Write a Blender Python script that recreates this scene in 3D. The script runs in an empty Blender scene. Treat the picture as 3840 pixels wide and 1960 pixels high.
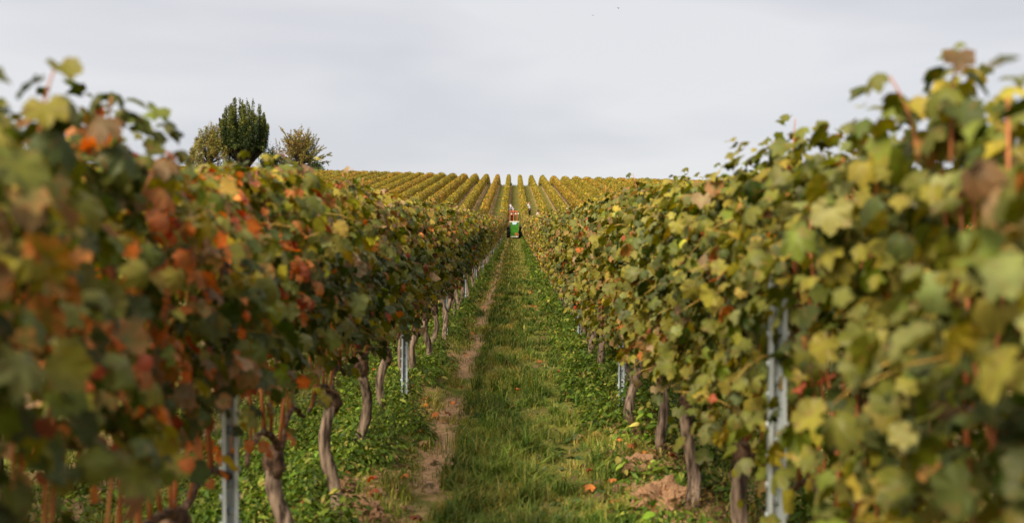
import bpy, bmesh, math, random
import numpy as np
from mathutils import Vector, Matrix, noise as mnoise

rng = np.random.default_rng(7)
random.seed(7)
sc = bpy.context.scene
C = sc.collection
R = math.radians

# ------------------------------------------------------------------ camera
cam_d = bpy.data.cameras.new('camera')
cam = bpy.data.objects.new('camera', cam_d)
C.objects.link(cam)
EYE = 1.5
cam.location = (0, 0, EYE)
cam_d.sensor_width = 36
cam_d.lens = 35
cam_d.clip_start = 0.05
cam_d.clip_end = 6000
cam.rotation_euler = (R(90 - 1.3), 0, 0.0025)
cam_d.dof.use_dof = True
cam_d.dof.focus_distance = 16.0
cam_d.dof.aperture_fstop = 2.2
sc.camera = cam
# ------------------------------------------------------------------ world
SUN_EL, SUN_AZ = 44, 210      # azimuth clockwise from +Y (north): behind the camera, to the left
w = bpy.data.worlds.new('World')
sc.world = w
w.use_nodes = True
nt = w.node_tree
nt.nodes.clear()
def N(t, typ, **kw):
    n = t.nodes.new(typ)
    for k, v in kw.items():
        setattr(n, k, v)
    return n
out = N(nt, 'ShaderNodeOutputWorld')
bg = N(nt, 'ShaderNodeBackground')
bg.inputs['Strength'].default_value = 0.1
sky = N(nt, 'ShaderNodeTexSky', sky_type='NISHITA', sun_disc=False)
sky.sun_elevation = R(SUN_EL)
sky.sun_rotation = R(SUN_AZ)
tc = N(nt, 'ShaderNodeTexCoord')
mp = N(nt, 'ShaderNodeMapping')
mp.inputs['Scale'].default_value = (1.1, 1.1, 4.2)
mp.inputs['Location'].default_value = (3.1, 1.7, 0.4)
n1 = N(nt, 'ShaderNodeTexNoise')
n1.inputs['Scale'].default_value = 2.6
n1.inputs['Detail'].default_value = 3.5
n1.inputs['Roughness'].default_value = 0.45
n1.inputs['Distortion'].default_value = 0.3
cr = N(nt, 'ShaderNodeValToRGB')
cr.color_ramp.elements[0].position = 0.38
cr.color_ramp.elements[0].color = (4.72, 4.77, 5.04, 1)
cr.color_ramp.elements[1].position = 0.60
cr.color_ramp.elements[1].color = (5.58, 5.56, 5.70, 1)
mx = N(nt, 'ShaderNodeMix', data_type='RGBA')
mx.inputs['Factor'].default_value = 0.93
nt.links.new(tc.outputs['Generated'], mp.inputs['Vector'])
nt.links.new(mp.outputs['Vector'], n1.inputs['Vector'])
nt.links.new(n1.outputs['Fac'], cr.inputs['Fac'])
nt.links.new(sky.outputs['Color'], mx.inputs['A'])
nt.links.new(cr.outputs['Color'], mx.inputs['B'])
nt.links.new(mx.outputs['Result'], bg.inputs['Color'])
nt.links.new(bg.outputs['Background'], out.inputs['Surface'])
# ------------------------------------------------------------------ sun
sd = bpy.data.lights.new('sun', 'SUN')
sd.energy = 5.0
sd.angle = R(28)
sd.color = (1.0, 0.86, 0.64)
sun = bpy.data.objects.new('sun', sd)
C.objects.link(sun)
saz = R(SUN_AZ)
sdir = Vector((math.sin(saz) * math.cos(R(SUN_EL)), math.cos(saz) * math.cos(R(SUN_EL)), math.sin(R(SUN_EL))))
sun.rotation_euler = sdir.to_track_quat('Z', 'Y').to_euler()
# ------------------------------------------------------------------ exposure
sc.view_settings.view_transform = 'Standard'
sc.view_settings.look = 'None'
sc.view_settings.exposure = 0.52
sc.view_settings.gamma = 1.0
sc.cycles.use_denoising = True
sc.cycles.max_bounces = 6
sc.cycles.transparent_max_bounces = 8

# ================================================================== helpers
def tag(o, label=None, cat=None, group=None, kind=None):
    if label: o['label'] = label
    if cat: o['category'] = cat
    if group: o['group'] = group
    if kind: o['kind'] = kind
    return o

def empty(name, loc=(0, 0, 0), rot=(0, 0, 0)):
    o = bpy.data.objects.new(name, None)
    o.location = loc
    o.rotation_euler = rot
    o.empty_display_size = 0.1
    C.objects.link(o)
    return o

def link_mesh(name, me, parent=None, mat=None):
    if mat and not me.materials:
        me.materials.append(mat)
    o = bpy.data.objects.new(name, me)
    C.objects.link(o)
    if parent: o.parent = parent
    return o

def np_mesh(name, V, loops, sizes, col=None, smooth=False, mat=None):
    """mesh from arrays; loops flat vertex indices, sizes of every face"""
    me = bpy.data.meshes.new(name)
    V = np.asarray(V, dtype=np.float32)
    loops = np.asarray(loops, dtype=np.int32)
    sizes = np.asarray(sizes, dtype=np.int32)
    me.vertices.add(len(V)); me.vertices.foreach_set('co', V.ravel())
    me.loops.add(len(loops)); me.loops.foreach_set('vertex_index', loops)
    me.polygons.add(len(sizes))
    starts = np.concatenate([[0], np.cumsum(sizes)[:-1]]).astype(np.int32)
    me.polygons.foreach_set('loop_start', starts)
    if smooth:
        me.polygons.foreach_set('use_smooth', np.ones(len(sizes), dtype=bool))
    if col is not None:
        a = me.color_attributes.new('tint', 'FLOAT_COLOR', 'POINT')
        cc = np.ones((len(V), 4), dtype=np.float32)
        cc[:, :3] = col
        a.data.foreach_set('color', cc.ravel())
    me.update(calc_edges=True)
    if mat: me.materials.append(mat)
    return me

def norm(a):
    return a / np.maximum(np.linalg.norm(a, axis=-1, keepdims=True), 1e-9)

# ---- terrain profile along the rows
_px = [-60, 0, 9, 13, 26, 38, 55, 72, 82, 88, 100, 140, 168, 175, 180, 186, 200, 230, 300, 600, 3000]
_pz = [0, 0, 0, .05, .28, .50, .84, 1.18, 1.42, 1.95, 3.3, 7.35, 10.25, 10.85, 11.05, 10.9, 9.7, 6, 0, -10, -25]
_gy = np.arange(-60, 420, 0.5)
_gz = np.interp(_gy, _px, _pz)
_k = np.exp(-0.5 * (np.arange(-20, 21) * 0.5 / 3.0) ** 2); _k /= _k.sum()
_gz = np.convolve(np.pad(_gz, 20, mode='edge'), _k, mode='valid')
KT = -0.028 / 120
def P(y):
    y = np.asarray(y, dtype=float)
    return np.where(y < 400, np.interp(y, _gy, _gz), np.interp(y, _px, _pz))
def ground(x, y):
    x = np.asarray(x, dtype=float); y = np.asarray(y, dtype=float)
    z = P(y) + KT * np.clip(x, -120, 120) * (np.clip(y, -60, 300) - 60)
    near = np.clip(1 - y / 110, 0, 1)
    z = z - 0.035 * np.exp(-((x + .55) / .13) ** 2) * near - 0.02 * np.exp(-((x - .38) / .16) ** 2) * near
    z = z + 0.045 * (np.exp(-((x + 1.0) / .22) ** 2) + np.exp(-((x - .95) / .22) ** 2)) * near
    z = z + (0.010 * np.sin(x * 7.3 + y * 2.1) + .012 * np.sin(x * 2.9 - y * 3.7 + 1) + .008 * np.sin(x * 13 + y * 9)) * near
    return z
RL, RR, SP = -1.0, 0.95, 1.95

# ================================================================== materials
def new_mat(name):
    m = bpy.data.materials.new(name)
    m.use_nodes = True
    t = m.node_tree
    t.nodes.clear()
    o = N(t, 'ShaderNodeOutputMaterial')
    return m, t, o

def leaf_material(name, trans=0.3, rough=0.5, back=0.35, nscale=17, blotch=0.0):
    m, t, o = new_mat(name)
    a = N(t, 'ShaderNodeAttribute', attribute_name='tint')
    no = N(t, 'ShaderNodeTexNoise'); no.inputs['Scale'].default_value = nscale; no.inputs['Detail'].default_value = 3
    gp = N(t, 'ShaderNodeNewGeometry')
    t.links.new(gp.outputs['Position'], no.inputs['Vector'])
    mr = N(t, 'ShaderNodeMapRange'); mr.inputs['From Min'].default_value = .3; mr.inputs['From Max'].default_value = .7
    mr.inputs['To Min'].default_value = .62; mr.inputs['To Max'].default_value = 1.32
    t.links.new(no.outputs['Fac'], mr.inputs['Value'])
    mul0 = N(t, 'ShaderNodeVectorMath', operation='SCALE')
    t.links.new(a.outputs['Color'], mul0.inputs[0]); t.links.new(mr.outputs['Result'], mul0.inputs['Scale'])
    nb = N(t, 'ShaderNodeTexNoise'); nb.inputs['Scale'].default_value = nscale * 2.3; nb.inputs['Detail'].default_value = 4
    t.links.new(gp.outputs['Position'], nb.inputs['Vector'])
    mb = N(t, 'ShaderNodeMapRange'); mb.inputs['From Min'].default_value = .56; mb.inputs['From Max'].default_value = .70
    mb.inputs['To Max'].default_value = blotch
    t.links.new(nb.outputs['Fac'], mb.inputs['Value'])
    mul_ = N(t, 'ShaderNodeMix', data_type='RGBA')
    mul_.inputs['B'].default_value = (.20, .09, .03, 1)
    t.links.new(mb.outputs['Result'], mul_.inputs['Factor']); t.links.new(mul0.outputs['Vector'], mul_.inputs['A'])
    mulout = mul_.outputs['Result']
    g = N(t, 'ShaderNodeNewGeometry')
    bf = N(t, 'ShaderNodeMath', operation='MULTIPLY'); bf.inputs[1].default_value = back
    t.links.new(g.outputs['Backfacing'], bf.inputs[0])
    mixb = N(t, 'ShaderNodeMix', data_type='RGBA')
    mixb.inputs['B'].default_value = (.22, .23, .09, 1)
    t.links.new(bf.outputs['Value'], mixb.inputs['Factor']); t.links.new(mulout, mixb.inputs['A'])
    p = N(t, 'ShaderNodeBsdfPrincipled')
    p.inputs['Roughness'].default_value = rough
    p.inputs['Specular IOR Level'].default_value = .22
    t.links.new(mixb.outputs['Result'], p.inputs['Base Color'])
    tr = N(t, 'ShaderNodeBsdfTranslucent')
    hs = N(t, 'ShaderNodeHueSaturation'); hs.inputs['Saturation'].default_value = 1.15; hs.inputs['Value'].default_value = 1.5
    t.links.new(mulout, hs.inputs['Color']); t.links.new(hs.outputs['Color'], tr.inputs['Color'])
    ms = N(t, 'ShaderNodeMixShader'); ms.inputs['Fac'].default_value = trans
    t.links.new(p.outputs['BSDF'], ms.inputs[1]); t.links.new(tr.outputs['BSDF'], ms.inputs[2])
    t.links.new(ms.outputs['Shader'], o.inputs['Surface'])
    return m

def noise_mat(name, c1, c2, scale=8, rough=.8, bump=.0, stretch=(1, 1, 1), metal=0.0, lo=.35, hi=.65, spec=.3, detail=5, bscale=None):
    m, t, o = new_mat(name)
    tcn = N(t, 'ShaderNodeTexCoord')
    mpn = N(t, 'ShaderNodeMapping'); mpn.inputs['Scale'].default_value = stretch
    t.links.new(tcn.outputs['Object'], mpn.inputs['Vector'])
    no = N(t, 'ShaderNodeTexNoise'); no.inputs['Scale'].default_value = scale; no.inputs['Detail'].default_value = detail
    t.links.new(mpn.outputs['Vector'], no.inputs['Vector'])
    r = N(t, 'ShaderNodeValToRGB')
    r.color_ramp.elements[0].position = lo; r.color_ramp.elements[0].color = (*c1, 1)
    r.color_ramp.elements[1].position = hi; r.color_ramp.elements[1].color = (*c2, 1)
    t.links.new(no.outputs['Fac'], r.inputs['Fac'])
    p = N(t, 'ShaderNodeBsdfPrincipled')
    p.inputs['Roughness'].default_value = rough
    p.inputs['Metallic'].default_value = metal
    p.inputs['Specular IOR Level'].default_value = spec
    t.links.new(r.outputs['Color'], p.inputs['Base Color'])
    if bump:
        b = N(t, 'ShaderNodeBump'); b.inputs['Strength'].default_value = bump; b.inputs['Distance'].default_value = .02
        t.links.new(no.outputs['Fac'], b.inputs['Height']); t.links.new(b.outputs['Normal'], p.inputs['Normal'])
    t.links.new(p.outputs['BSDF'], o.inputs['Surface'])
    return m

M_leaf = leaf_material('vine_leaf', .28, .5, back=.20, blotch=.55)
M_grass = leaf_material('grass_blade', .25, .6, back=.0, nscale=6)
M_weed = leaf_material('weed_leaf', .3, .5, back=.1)
M_tree = leaf_material('tree_leaf', .15, .6, back=.0, nscale=1.5)
M_bark = noise_mat('vine_bark', (.030, .019, .014), (.27, .195, .145), 34, .9, 1.0, (1.0, 1.0, .16), lo=.36, hi=.62)
M_head = noise_mat('vine_old_wood', (.035, .02, .014), (.17, .10, .065), 40, .9, 1.0, (1, 1, .5))
M_cane = noise_mat('cane', (.30, .085, .03), (.55, .22, .085), 9, .55, .2, (1, 1, .4))
M_lateral = noise_mat('green_wood', (.36, .20, .04), (.50, .33, .08), 9, .55, 0)
M_galv = noise_mat('galvanised_steel', (.30, .35, .39), (.50, .56, .60), 30, .5, .1, (1, 1, .3), metal=.35, spec=.5)
M_wire = noise_mat('wire_steel', (.22, .22, .22), (.38, .38, .38), 30, .5, 0, metal=.6)
M_limb = noise_mat('tree_bark', (.03, .025, .02), (.09, .07, .05), 3, .9)
M_clod = noise_mat('dry_soil', (.22, .12, .065), (.46, .27, .15), 18, .95, 1.0, detail=8)

# ================================================================== ground
def ground_material():
    m, t, o = new_mat('vineyard_ground')
    L = t.links.new
    g = N(t, 'ShaderNodeNewGeometry')
    sp = N(t, 'ShaderNodeSeparateXYZ'); L(g.outputs['Position'], sp.inputs[0])
    def math_(op, a, b=None, c=None):
        n = N(t, 'ShaderNodeMath', operation=op)
        for i, v in enumerate((a, b, c)):
            if v is None: continue
            if isinstance(v, (int, float)): n.inputs[i].default_value = v
            else: L(v, n.inputs[i])
        return n.outputs[0]
    def noise_(scale, detail=4, st=(1, 1, 1), rough=.55):
        mpn = N(t, 'ShaderNodeMapping'); mpn.inputs['Scale'].default_value = st
        L(g.outputs['Position'], mpn.inputs['Vector'])
        n = N(t, 'ShaderNodeTexNoise'); n.inputs['Scale'].default_value = scale; n.inputs['Detail'].default_value = detail
        n.inputs['Roughness'].default_value = rough
        L(mpn.outputs['Vector'], n.inputs['Vector'])
        return n.outputs['Fac']
    def ramp(f, a, b, ca, cb):
        r = N(t, 'ShaderNodeValToRGB')
        r.color_ramp.elements[0].position = a; r.color_ramp.elements[0].color = (*ca, 1)
        r.color_ramp.elements[1].position = b; r.color_ramp.elements[1].color = (*cb, 1)
        L(f, r.inputs['Fac'])
        return r.outputs['Color']
    def mixc(f, a, b):
        n = N(t, 'ShaderNodeMix', data_type='RGBA')
        L(f, n.inputs['Factor']); L(a, n.inputs['A']); L(b, n.inputs['B'])
        return n.outputs['Result']
    def smooth(v, a, b, to0=0, to1=1):
        n = N(t, 'ShaderNodeMapRange', interpolation_type='SMOOTHSTEP')
        n.inputs['From Min'].default_value = a; n.inputs['From Max'].default_value = b
        n.inputs['To Min'].default_value = to0; n.inputs['To Max'].default_value = to1
        L(v, n.inputs['Value'])
        return n.outputs['Result']
    X, Y = sp.outputs['X'], sp.outputs['Y']
    nl = noise_(.55, 3); nm = noise_(3.2, 4); nf = noise_(28, 5); nx = noise_(1.7, 4)
    grass = ramp(nm, .36, .64, (.07, .10, .014), (.23, .20, .04))
    grass = mixc(smooth(nl, .42, .62), grass, ramp(nf, .35, .65, (.09, .10, .025), (.20, .16, .055)))
    soil = ramp(nf, .3, .7, (.27, .155, .085), (.52, .33, .19))
    # position across the repeating row pattern, wobbled a little
    xw = math_('ADD', X, math_('MULTIPLY', math_('SUBTRACT', nx, .5), .22))
    u = math_('MULTIPLY', math_('FRACT', math_('ADD', math_('DIVIDE', math_('SUBTRACT', xw, RR), SP), 60.0)), SP)
    track = math_('ABSOLUTE', math_('SUBTRACT', u, .45))
    trm = smooth(track, .07, .16, 1, 0)
    far = smooth(Y, 85, 110, 0, 1)
    trm = math_('MULTIPLY', trm, math_('MAXIMUM', smooth(nl, .36, .5), math_('MULTIPLY', far, .2)))
    row = math_('MINIMUM', u, math_('SUBTRACT', SP, u))
    rwm = smooth(row, .18, .42, 1, 0)
    rwm = math_('MULTIPLY', rwm, math_('MAXIMUM', smooth(noise_(1.1, 3), .42, .56), math_('MULTIPLY', far, .12)))
    mk = math_('MAXIMUM', trm, rwm)
    # scattered bare patches
    bp = math_('MULTIPLY', smooth(noise_(2.3, 4), .60, .68), .8)
    mk = math_('MAXIMUM', mk, bp)
    mk = math_('MULTIPLY', mk, smooth(nf, .25, .45, .55, 1))
    col = mixc(mk, grass, soil)
    p = N(t, 'ShaderNodeBsdfPrincipled'); p.inputs['Roughness'].default_value = .95
    p.inputs['Specular IOR Level'].default_value = .1
    L(col, p.inputs['Base Color'])
    b = N(t, 'ShaderNodeBump'); b.inputs['Strength'].default_value = .8; b.inputs['Distance'].default_value = .04
    L(nf, b.inputs['Height']); L(b.outputs['Normal'], p.inputs['Normal'])
    L(p.outputs['BSDF'], o.inputs['Surface'])
    return m
M_ground = ground_material()

def axis(parts):
    v = [parts[0][0]]
    for a, b, s in parts:
        n = max(1, int(round((b - a) / s)))
        v += list(np.linspace(a, b, n + 1)[1:])
    return np.array(v)
gx = axis([(-1500, -200, 200), (-200, -60, 14), (-60, -6, 3), (-6, -2.4, .3), (-2.4, 2.4, .08), (2.4, 6, .3), (6, 60, 3), (60, 200, 14), (200, 1500, 200)])
gyv = axis([(-40, 0, 2), (0, 22, .1), (22, 60, .4), (60, 240, 1.5), (240, 420, 12), (420, 3000, 200)])
GX, GY = np.meshgrid(gx, gyv)
GZ = ground(GX, GY)
V = np.stack([GX, GY, GZ], -1).reshape(-1, 3)
nx_, ny_ = len(gx), len(gyv)
idx = np.arange(nx_ * ny_).reshape(ny_, nx_)
F = np.stack([idx[:-1, :-1], idx[:-1, 1:], idx[1:, 1:], idx[1:, :-1]], -1).reshape(-1, 4)
g_o = link_mesh('ground', np_mesh('ground', V, F.ravel(), np.full(len(F), 4), smooth=True, mat=M_ground))
tag(g_o, 'grassy hillside soil rising from the aisle to the ridge', kind='structure')

# ================================================================== leaf templates
def outline(ctrl):
    """ctrl = half outline [(deg, r)], tip at 0 deg along +y -> closed list of (x, y, w)"""
    pts = [(math.sin(R(a)) * r, math.cos(R(a)) * r, a) for a, r in ctrl]
    left = [(-x, y, -a) for x, y, a in reversed(pts) if 0 < a < 179]
    return pts + left
HI = [(0, 1.0), (7, .90), (14, .91), (27, .72), (37, .86), (42, .84), (51, .95), (60, .84), (70, .83), (84, .68), (96, .77), (108, .80),
      (122, .69), (138, .67), (156, .58), (171, .30)]
MID = [(0, 1.0), (26, .73), (50, .93), (84, .68), (110, .80), (150, .6), (176, .18)]
LOW = [(0, 1.0), (48, .88), (112, .68), (165, .35)]
VLOW = [(0, 1.0), (78, .80), (180, .55)]
def make_template(ctrl, petiole=False, curl=.0, fold=.0, seed=0):
    o = outline(ctrl)
    r_ = random.Random(seed)
    sx = 1 / 1.62
    vs = [(0, 0, 0)]; wt = [0.0]
    c1, c2 = r_.uniform(-.9, 1.1), r_.uniform(-.8, .8)
    for x, y, a in o:
        rr = math.hypot(x, y)
        f = fold * (math.cos(R(a) * 6.6) * -.5) * rr
        z = -curl * rr * rr + f + c1 * x * x * .5 + c2 * x * y * .4 + r_.uniform(-.05, .05)
        vs.append((x * sx, y * sx, z * sx)); wt.append(.35 if min(abs(abs(a) - q) for q in (0, 51, 50, 108, 110)) < .5 else 1.0)
    n = len(o)
    if petiole:
        for x, y, z in vs[1:n + 1]:
            vs.append((x * .55, y * .55, z * .38 + r_.uniform(-.035, .035)))
        wt += [w_ * .75 for w_ in wt[1:n + 1]]
        faces = [(0, n + 1 + i, n + 1 + (i + 1) % n) for i in range(n)] + [(n + 1 + i, 1 + i, 1 + (i + 1) % n, n + 1 + (i + 1) % n) for i in range(n)]
    else:
        faces = [(0, 1 + i, 1 + (i + 1) % n) for i in range(n)]
    pet = [0] * len(vs)
    if petiole:
        b = len(vs)
        vs += [(.014, 0, -.01), (-.014, 0, -.01), (0, -.30, -.16), (0, -.30, -.19)]
        vs += [(0, 0, .012)]
        wt += [0] * 5; pet += [1] * 5
        faces += [(b, b + 1, b + 2), (b + 1, b + 4, b + 2), (b + 4, b, b + 2)]
    return np.array(vs, dtype=np.float32), faces, np.array(wt, dtype=np.float32), np.array(pet)
T_HI = [make_template(HI, True, c, f, s) for s, (c, f) in enumerate([(.15, .14), (.5, .2), (-.2, .16), (.75, .12), (.35, .3), (.05, .24)])]
T_MID = [make_template(MID, False, c, f, s) for s, (c, f) in enumerate([(.15, .16), (.6, .22), (-.2, .2)])]
T_LOW = [make_template(LOW, False, c, f, s) for s, (c, f) in enumerate([(.15, .05), (.4, .10)])]

def polyfan(ctrl, seed=0):      # single n-gon, cheapest
    o = outline(ctrl)
    sx = 1 / 1.62
    vs = np.array([(x * sx, y * sx, -.15 * (x * x + y * y) * sx) for x, y, a in o], dtype=np.float32)
    return vs, [tuple(range(len(o)))], np.ones(len(o), dtype=np.float32) * .6, np.zeros(len(o))
T_VLOW = [polyfan(VLOW)]

def instance(tmpl, pos, Rm, size, c0, c1, petc=(.30, .08, .03)):
    """V, loops, sizes, colours of len(pos) copies of a template. Rm columns = local x, y, z axes"""
    v, faces, wt, pet = tmpl
    n = len(pos); k = len(v)
    VV = np.einsum('nij,kj->nki', Rm, v) * size[:, None, None] + pos[:, None, :]
    fl = np.concatenate([np.array(f) for f in faces])
    sz = np.array([len(f) for f in faces])
    loops = (fl[None, :] + (np.arange(n) * k)[:, None]).ravel()
    sizes = np.tile(sz, n)
    cc = c0[:, None, :] * (1 - wt[None, :, None]) + c1[:, None, :] * wt[None, :, None]
    if pet.any():
        cc[:, pet > 0, :] = petc
    return VV.reshape(-1, 3), loops, sizes, cc.reshape(-1, 3)

def join(parts):
    Vs, Ls, Ss, Cs = [], [], [], []
    off = 0
    for v, l, s, c in parts:
        Vs.append(v); Ls.append(l + off); Ss.append(s); Cs.append(c); off += len(v)
    return np.concatenate(Vs), np.concatenate(Ls), np.concatenate(Ss), np.concatenate(Cs)

def basis(nrm, tip):
    n = norm(nrm)
    t = tip - (tip * n).sum(-1, keepdims=True) * n
    t = norm(t)
    x = np.cross(t, n)
    return np.stack([x, t, n], -1)          # columns

# ---- colour classes (centre, margin)
CL = [((.046, .066, .007), (.028, .047, .005)),     # 0 deep green
      ((.14, .16, .014), (.10, .115, .008)),      # 1 mid green
      ((.27, .24, .020), (.22, .175, .013)),         # 2 olive yellow
      ((.44, .36, .04), (.38, .26, .028)),         # 3 yellow
      ((.30, .21, .11), (.36, .18, .10)),           # 4 tan, pinkish
      ((.62, .22, .05), (.62, .13, .03)),        # 5 orange
      ((.34, .05, .02), (.32, .03, .016)),       # 6 red
      ((.19, .21, .065), (.17, .18, .045)),         # 7 pale grey green
      ((.12, .14, .030), (.34, .13, .045)),         # 8 green with rusty margin
      ((.10, .055, .025), (.14, .06, .03)),         # 9 brown withered
      ((.54, .39, .05), (.52, .32, .045))]         # 10 gold
CLc = np.array([a for a, b in CL]); CLm = np.array([b for a, b in CL])
PR = {
 'left_near':  [.28, .38, .22, .04, .006, .014, .008, .03, .05, .01],
 'left_red':   [.11, .12, .08, .04, .05, .36, .13, .02, .10, .03],
 'left_mid':   [.42, .30, .11, .03, .035, .012, .012, .06, .03, .02],
 'left_top':   [.10, .24, .26, .12, .12, .03, .02, .05, .06, .02],
 'right_near': [.20, .42, .26, .035, .004, .010, .005, .07, .03, .01],
 'right_mid':  [.13, .30, .33, .05, .03, .012, .008, .08, .08, .01],
 'right_far':  [.06, .18, .24, .18, .15, .05, .03, .06, .03, .02],
 'left_far':   [.20, .20, .16, .10, .14, .05, .05, .04, .04, .02],
 'hill':       [.05, .19, .32, .16, .02, .012, .003, .005, .02, .01, .20],
 'hill_rust':  [.05, .14, .22, .12, .04, .07, .01, .005, .04, .01, .24],
}
def pick_classes(key, n):
    p = np.array(PR[key]); p = p / p.sum()
    return rng.choice(len(p), n, p=p)
def pick_field(key, y, z):
    p = np.array(PR[key], dtype=float)[:10].copy()
    f1 = math.sin(y * 4.3 + z * 2.2 + 1.3) * math.sin(z * 5.1 - y * 1.7) + .6 * math.sin(y * 9.7 + z * 7.9)
    f2 = math.sin(y * 3.1 - z * 3.4) * math.sin(z * 4.4 + y * 2.6 + 2) + .6 * math.sin(y * 8.3 - z * 9.1 + 1)
    p[[4, 5, 6, 8, 9]] *= math.exp(1.35 * f1); p[[2, 3]] *= math.exp(1.0 * f2); p[[0]] *= math.exp(-1.0 * f2); p[[7]] *= math.exp(-.8 * f1)
    c = np.cumsum(p / p.sum())
    return min(9, int(np.searchsorted(c, random.random())))
def class_cols(cls, jit=.24):
    n = len(cls)
    j = np.exp(rng.normal(0, jit, (n, 1))); hue = rng.normal(0, .06, (n, 3))
    return CLc[cls] * j * (1 + hue), CLm[cls] * j * (1 + hue)
def zone(side, y, z, top):
    if side < 0:
        blob = math.sin(y * 5.1 + 1.0) * math.sin(z * 6.3 + y * 2) + .4 * math.sin(y * 11 + z * 9)
        if 1.8 < y < 3.7: return 'left_red' if blob > -.22 and random.random() < .9 else 'left_near'
        if y <= 1.8: return 'left_near'
        if y > 30: return 'left_far'
        return 'left_top' if z > top - .35 else 'left_mid'
    if y < 5: return 'right_near'
    if y > 22: return 'right_far'
    return 'right_mid'

LT = ([0, 1.6, 1.8, 1.95, 2.1, 2.32, 2.5, 2.64, 2.9, 3.3, 3.6, 4.6, 6.6, 10, 15, 200],
      [1.64, 1.67, 1.70, 1.79, 1.72, 1.79, 1.70, 1.61, 1.61, 1.69, 1.72, 1.74, 1.75, 1.79, 1.83, 1.84])
RT = ([0, 1.6, 1.9, 2.2, 2.4, 2.5, 2.62, 2.75, 3.0, 3.6, 4.2, 5.3, 8, 15, 200],
      [1.67, 1.70, 1.75, 1.81, 1.76, 1.61, 1.62, 1.71, 1.75, 1.75, 1.70, 1.74, 1.78, 1.82, 1.84])
def top_of(side, y):
    a, b = LT if side < 0 else RT
    return np.interp(y, a, b)
def bot_of(side, y):
    return np.interp(y, [0, 1.4, 1.65, 2.3, 3, 5, 7, 200], [.62, .70, .96, .97, .93, .93, .88, .86]) if side < 0 else np.interp(y, [0, 1.8, 2.6, 5, 8, 12, 30, 200], [.52, .58, .70, .74, .66, .60, .60, .7])

def leaf_field(side, yc, n, width=1.3, aisle_bias=.5, inner=False, size=(.036, .095)):
    """positions (world-like: dx across, y, z above ground), rotation, size"""
    y = yc + rng.uniform(-width / 2, width / 2, n)
    top = top_of(side, y) + .035 * np.sin(y * 9.1 + side) + rng.normal(0, .025, n)
    bot = bot_of(side, y)
    f = rng.uniform(0, 1, n) ** .80
    z = bot + (top - bot) * f
    low = rng.uniform(0, 1, n) < (.014 if side > 0 else .005) + .032 * (np.sin(y * 4.7 + side) > .3)
    z = np.where(low, bot - rng.uniform(0, .22, n), z)
    aisle = np.where(rng.uniform(0, 1, n) < aisle_bias, 1.0, -1.0)
    out_ = aisle * (-side)                       # world x direction of that face
    hw = .27 - .14 * np.clip((z - (top - .30)) / .30, 0, 1) - .07 * np.clip((bot + .15 - z) / .3, 0, 1)
    hw = hw + .06 * np.sin(y * 5.3 + z * 4.1) * (z > bot) + .035 * np.sin(y * 13.7 - z * 8)
    d = hw * (rng.uniform(.05, .75, n) if inner else np.sqrt(rng.uniform(.35, 1.15, n)))
    tz = np.clip((z - (top - .28)) / .16, 0, 1)        # the top is closed over, not only the two faces
    d = np.where(rng.uniform(0, 1, n) < tz, hw * rng.uniform(-.2, 1.1, n), d)
    dx = out_ * d
    tiltup = rng.uniform(.05, 1.0, n) + np.clip((z - (top - .15)) / .15, 0, 1) * 1.1
    nr = np.stack([out_ * rng.uniform(.5, 1.1, n), rng.normal(0, .95, n), tiltup * 1.25], -1)
    tip = np.stack([out_ * .35 + rng.normal(0, .25, n), rng.normal(0, .5, n), -rng.uniform(-.1, 1.1, n)], -1)
    sz = (size[0] + (size[1] - size[0]) * rng.uniform(0, 1, n) ** 1.35) * (1 - .30 * np.clip((z - (top - .12)) / .12, 0, 1))
    if side > 0:                                 # thin foliage about the nearest post of the right row
        hit = (y > 2.35) & (y < 3.12) & (dx < -.06) & (z < 1.30) & (rng.uniform(0, 1, n) < .66)
        dx = np.where(hit, np.abs(dx) * .8, dx)
    return dx, y, z, top, aisle, basis(nr, tip), sz

# pool of leaf meshes for the leaves that are objects of their own
POOL = {}
for c in range(len(CL)):
    POOL[c] = []
    for k in range(7):
        tm = T_HI[(c * 3 + k) % len(T_HI)]
        c0, c1 = class_cols(np.array([c]), .2)
        v, l, s, col = instance(tm, np.zeros((1, 3)), np.eye(3)[None], np.ones(1), c0, c1)
        POOL[c].append(np_mesh('leaf', v, l, s, col, smooth=True, mat=M_leaf))

# ================================================================== tubes
def tube_arrays(path, radii, seg=8, wob=0.0, seed=0, cap=True):
    path = np.asarray(path, float); radii = np.asarray(radii, float)
    n = len(path)
    tan = np.gradient(path, axis=0); tan = norm(tan)
    ref = np.array([0, 1, 0]) if abs(tan[0][2]) > .6 else np.array([0, 0, 1.0])
    r_ = np.random.default_rng(abs(seed))
    V = []
    ridge = r_.uniform(0, 6.28, 4)
    for i in range(n):
        a = norm(np.cross(tan[i], ref)); b = np.cross(tan[i], a)
        th = np.arange(seg) / seg * 2 * math.pi
        rr = radii[i] * (1 + wob * (.5 * np.sin(3 * th + ridge[0] + i * .25) + .35 * np.sin(5 * th + ridge[1] - i * .4) + r_.normal(0, .25, seg)))
        V.append(path[i] + np.outer(np.cos(th) * rr, a) + np.outer(np.sin(th) * rr, b))
    V = np.concatenate(V)
    L, S = [], []
    for i in range(n - 1):
        for k in range(seg):
            k2 = (k + 1) % seg
            L += [i * seg + k, i * seg + k2, (i + 1) * seg + k2, (i + 1) * seg + k]; S.append(4)
    if cap:
        L += list(range(seg))[::-1]; S.append(seg)
        L += [(n - 1) * seg + k for k in range(seg)]; S.append(seg)
    return V, np.array(L), np.array(S)
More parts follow.
